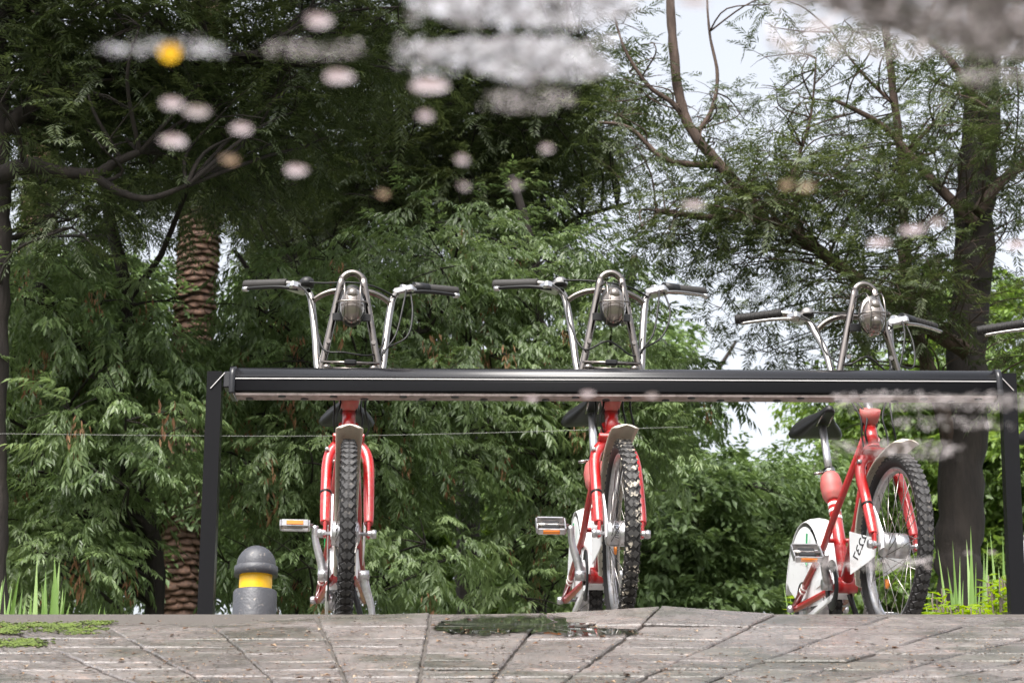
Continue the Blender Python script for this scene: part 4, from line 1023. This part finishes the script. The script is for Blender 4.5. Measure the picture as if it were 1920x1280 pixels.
leafy_plant('small yellow-green weed behind the white rear guard of a bicycle', 1492, 1520, 1085, 1150, 8.9, 14)
# wire strung between the trees
wa, wb = W(-60, 812, 9.6), W(1290, 800, 9.9)
wm = (wa + wb) / 2 + Vector((0, 0, -.03))
tag(MB().tube(smooth_path([wa, wm, wb], 10), .0015, 5).build('wire', 'wire'), 'thin grey wire strung across behind the bicycles', 'wire')

# ------------------------------------------------------------------ litter on the paving
Q, T = [], []
for _ in range(2600):
    px, py = random.uniform(-100, 2020), 1156 + 130 * random.random() ** .8
    p = np.array(on_ramp(px, py, .004)); a_ = random.uniform(0, 2 * PI); hd = unit(np.array([math.cos(a_), math.sin(a_), SLOPE * math.sin(a_)]))
    L_ = random.uniform(.004, .011) if random.random() < .93 else random.uniform(.012, .022)
    Q.append(leaf_quad(p, hd, np.array([0, -SLOPE, 1.]), L_, L_ * random.uniform(.4, .8), .3)); u = random.random(); T.append(random.uniform(0, .3) if u < .6 else random.uniform(.4, .6) if u < .72 else random.uniform(.6, .85))
tag(link('litter', leaf_mesh('litter', np.array(Q), np.array(T), 'litter')), 'dark specks and bits of fallen leaves scattered over the paving', 'litter', kind='stuff')

# ------------------------------------------------------------------ petals, and flakes standing for sheen, close to the lens
PZ = CZ + .38
def petal(px, py, wpx, hpx, m_, label, group=None, name='petal'):
    c = on_level(px, py, PZ); D = c.y; wd = wpx * D / F; hp_ = hpx * D / F
    rings, n = 4, 16; vs = [(0, 0, -.06 * hp_)]; ry = hp_ / 2 / .46
    for r_ in range(1, rings + 1):
        for k in range(n):
            a_ = 2 * PI * k / n; q = r_ / rings; j = 1 + .05 * math.sin(3 * a_ + px) * q
            vs.append((wd / 2 * q * j * math.cos(a_), ry * q * j * math.sin(a_), hp_ * .12 * (q * q - .5)))
    fs = [(0, 1 + k, 1 + (k + 1) % n) for k in range(n)]
    for r_ in range(rings - 1):
        for k in range(n):
            a_, b2 = 1 + r_ * n + k, 1 + r_ * n + (k + 1) % n; fs.append((a_, a_ + n, b2 + n, b2))
    o = MB().add(vs, fs, True).build(name, m_); o.location = c; o.rotation_euler = (0, 0, random.uniform(-.3, .3))
    if name == 'leaf': o.location = Vector((0, 0, CZ)) + (c - Vector((0, 0, CZ))) * .93
    tag(o, label, name.split('_')[-1], group); return o
def inside(x, y, poly):
    c = False; n = len(poly)
    for i in range(n):
        x0, y0 = poly[i]; x1, y1 = poly[i - 1]
        if (y0 > y) != (y1 > y) and x < (x1 - x0) * (y - y0) / (y1 - y0) + x0: c = not c
    return c
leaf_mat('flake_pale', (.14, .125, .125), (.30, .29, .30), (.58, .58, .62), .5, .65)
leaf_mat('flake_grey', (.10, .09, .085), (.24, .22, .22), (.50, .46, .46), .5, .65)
def sheen_patch(pts, m_, label, dens=1.0, size=(5, 15)):  # flakes standing for sky sheen on the near water and paving
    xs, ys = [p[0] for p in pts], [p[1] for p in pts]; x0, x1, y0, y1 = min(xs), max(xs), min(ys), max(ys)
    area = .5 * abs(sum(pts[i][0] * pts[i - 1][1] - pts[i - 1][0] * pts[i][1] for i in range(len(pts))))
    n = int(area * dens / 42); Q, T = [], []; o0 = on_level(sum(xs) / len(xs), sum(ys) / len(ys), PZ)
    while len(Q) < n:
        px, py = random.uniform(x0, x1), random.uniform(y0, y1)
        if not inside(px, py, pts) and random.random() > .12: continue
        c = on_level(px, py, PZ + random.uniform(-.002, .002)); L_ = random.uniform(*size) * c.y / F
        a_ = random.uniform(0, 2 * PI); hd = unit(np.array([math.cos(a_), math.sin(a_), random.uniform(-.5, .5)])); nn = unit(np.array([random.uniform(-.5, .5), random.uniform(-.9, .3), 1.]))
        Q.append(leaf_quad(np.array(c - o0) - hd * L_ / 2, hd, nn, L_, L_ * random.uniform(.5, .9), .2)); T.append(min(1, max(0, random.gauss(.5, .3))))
    o = link('sheen_raft', leaf_mesh('sheen_raft', np.array(Q), np.array(T), m_)); o.location = o0; tag(o, label, 'sheen_patch', 'pale flakes standing for sheen, out of focus', 'stuff'); return o
GP = 'blurred petals floating close to the lens'
petal(318, 100, 40, 34, 'leaf_yellow', 'round yellow leaf floating out of focus at the upper left', name='leaf')
spots = [(598, 40, 52, 26, 'w', 'pale petal above the white streaks, top left of centre'), (635, 145, 60, 26, 'w', 'broad pinkish petal below the white streaks'), (805, 162, 78, 30, 'w', 'longest pinkish petal under the brightest white sheen'),
         (322, 195, 44, 24, 'w', 'pinkish petal, left of a touching pair at upper left'), (368, 210, 54, 24, 'g', 'pale petal, right of a touching pair at upper left'), (325, 265, 52, 26, 'w', 'lone pinkish petal below the touching pair'), (452, 242, 42, 22, 'w', 'small pale petal to the right of the touching pair'),
         (555, 320, 44, 24, 'w', 'pale petal lowest on the upper left'), (430, 300, 34, 20, 't', 'faint brownish scrap right of the lone pinkish petal'), (797, 218, 30, 20, 'w', 'pale round petal below the longest pinkish petal'), (866, 300, 24, 18, 'w', 'white round petal above a smaller grey one near the centre'),
         (870, 350, 20, 16, 'g', 'small grey round petal under a white one near the centre'), (967, 348, 22, 16, 'g', 'small pale round petal left of the cypress crown'), (718, 364, 22, 16, 't', 'tan round scrap in the dark needles left of centre'), (1025, 279, 24, 16, 'w', 'pale round petal left of a bright ragged gap'),
         (1475, 347, 26, 18, 't', 'tan round scrap, left of two side by side'), (1512, 351, 30, 20, 't', 'tan round scrap, right of two side by side'), (1648, 456, 46, 20, 'w', 'pale petal, lower left of three on the right'), (1712, 432, 54, 20, 'w', 'long pale petal in the middle of three on the right'), (1757, 418, 30, 18, 'g', 'small pale petal, upper right of three on the right'),
         (1905, 460, 40, 22, 'w', 'pale petal cut by the right edge of the frame'), (1300, 385, 44, 16, 'w', 'white ragged petal over the long dark bough'), (997, 748, 22, 14, 'w', 'white round petal in front of the rack beam, left of middle bicycle'), (1102, 738, 26, 16, 'w', 'white round petal over the rack beam above the middle bicycle'), (1222, 742, 22, 14, 'g', 'grey petal over the rack beam right of the middle bicycle'),
         (1860, 1035, 14, 10, 'w', 'tiny pale petal in front of the thick trunk'), (1740, 1063, 12, 8, 'g', 'tiny petal in front of the numbered bicycle tyre'), (1815, 1036, 14, 9, 'g', 'tiny petal low between trunk and right post'), (1300, 5, 70, 18, 'g', 'grey petal on the top edge over the bare brown trunk')]
MM = {'w': 'petal_white', 'g': 'petal_grey', 't': 'leaf_tan'}
for (px, py, w_, h_, k, lab) in spots: petal(px, py, w_, h_, MM[k], lab, GP)
sheen_patch([(180, 88), (260, 82), (345, 70), (420, 88), (425, 104), (350, 102), (260, 104), (190, 104)], 'flake_pale', 'thin pale sheen beside the yellow leaf', 1.3)
sheen_patch([(470, 88), (560, 76), (640, 82), (690, 90), (690, 106), (600, 108), (500, 106)], 'flake_grey', 'thin pale sheen between the yellow leaf and the brightest white sheen')
sheen_patch([(740, 90), (840, 80), (960, 70), (1060, 78), (1130, 104), (1150, 135), (1090, 150), (960, 150), (880, 128), (790, 112)], 'flake_pale', 'brightest white sheen at the top left of the bare trunk', 1.35, (12, 30))
sheen_patch([(760, 2), (850, -8), (960, -20), (1130, -20), (1200, 10), (1150, 46), (1040, 52), (960, 40), (870, 48), (800, 24)], 'flake_pale', 'white sheen on the top edge left of the bare trunk', 1.3, (12, 30))
sheen_patch([(900, 170), (980, 160), (1060, 168), (1080, 190), (1000, 214), (930, 204)], 'flake_grey', 'small grey sheen under the brightest white sheen')
sheen_patch([(1440, -12), (1560, 20), (1640, 56), (1720, 72), (1790, 88), (1850, 104), (1960, 110), (1980, 30), (1960, -40), (1600, -40)], 'flake_grey', 'broad grey sheen of near paving across the top right corner', 2.6, (12, 30))
sheen_patch([(1790, 140), (1850, 128), (1940, 136), (1945, 158), (1860, 164), (1800, 158)], 'flake_grey', 'thin grey sheen under the broad one at top right')
sheen_patch([(1560, 742), (1660, 734), (1780, 740), (1930, 736), (1960, 760), (1880, 772), (1760, 764), (1640, 768), (1570, 758)], 'flake_grey', 'ragged grey sheen over the right end of the rack beam', 1.8)
sheen_patch([(1560, 832), (1660, 826), (1760, 828), (1805, 842), (1770, 862), (1700, 856), (1600, 848)], 'flake_grey', 'long grey sheen across the wheel of the numbered bicycle', 1.6)
sheen_patch([(1480, 1054), (1560, 1050), (1650, 1050), (1745, 1044), (1750, 1054), (1650, 1072), (1560, 1066)], 'flake_grey', 'low thin sheen across the number on the white mud flap', 1.6)
sheen_patch([(1660, 786), (1760, 782), (1880, 788), (1900, 800), (1780, 806), (1680, 802)], 'flake_grey', 'thin sheen between two others in front of the right post')
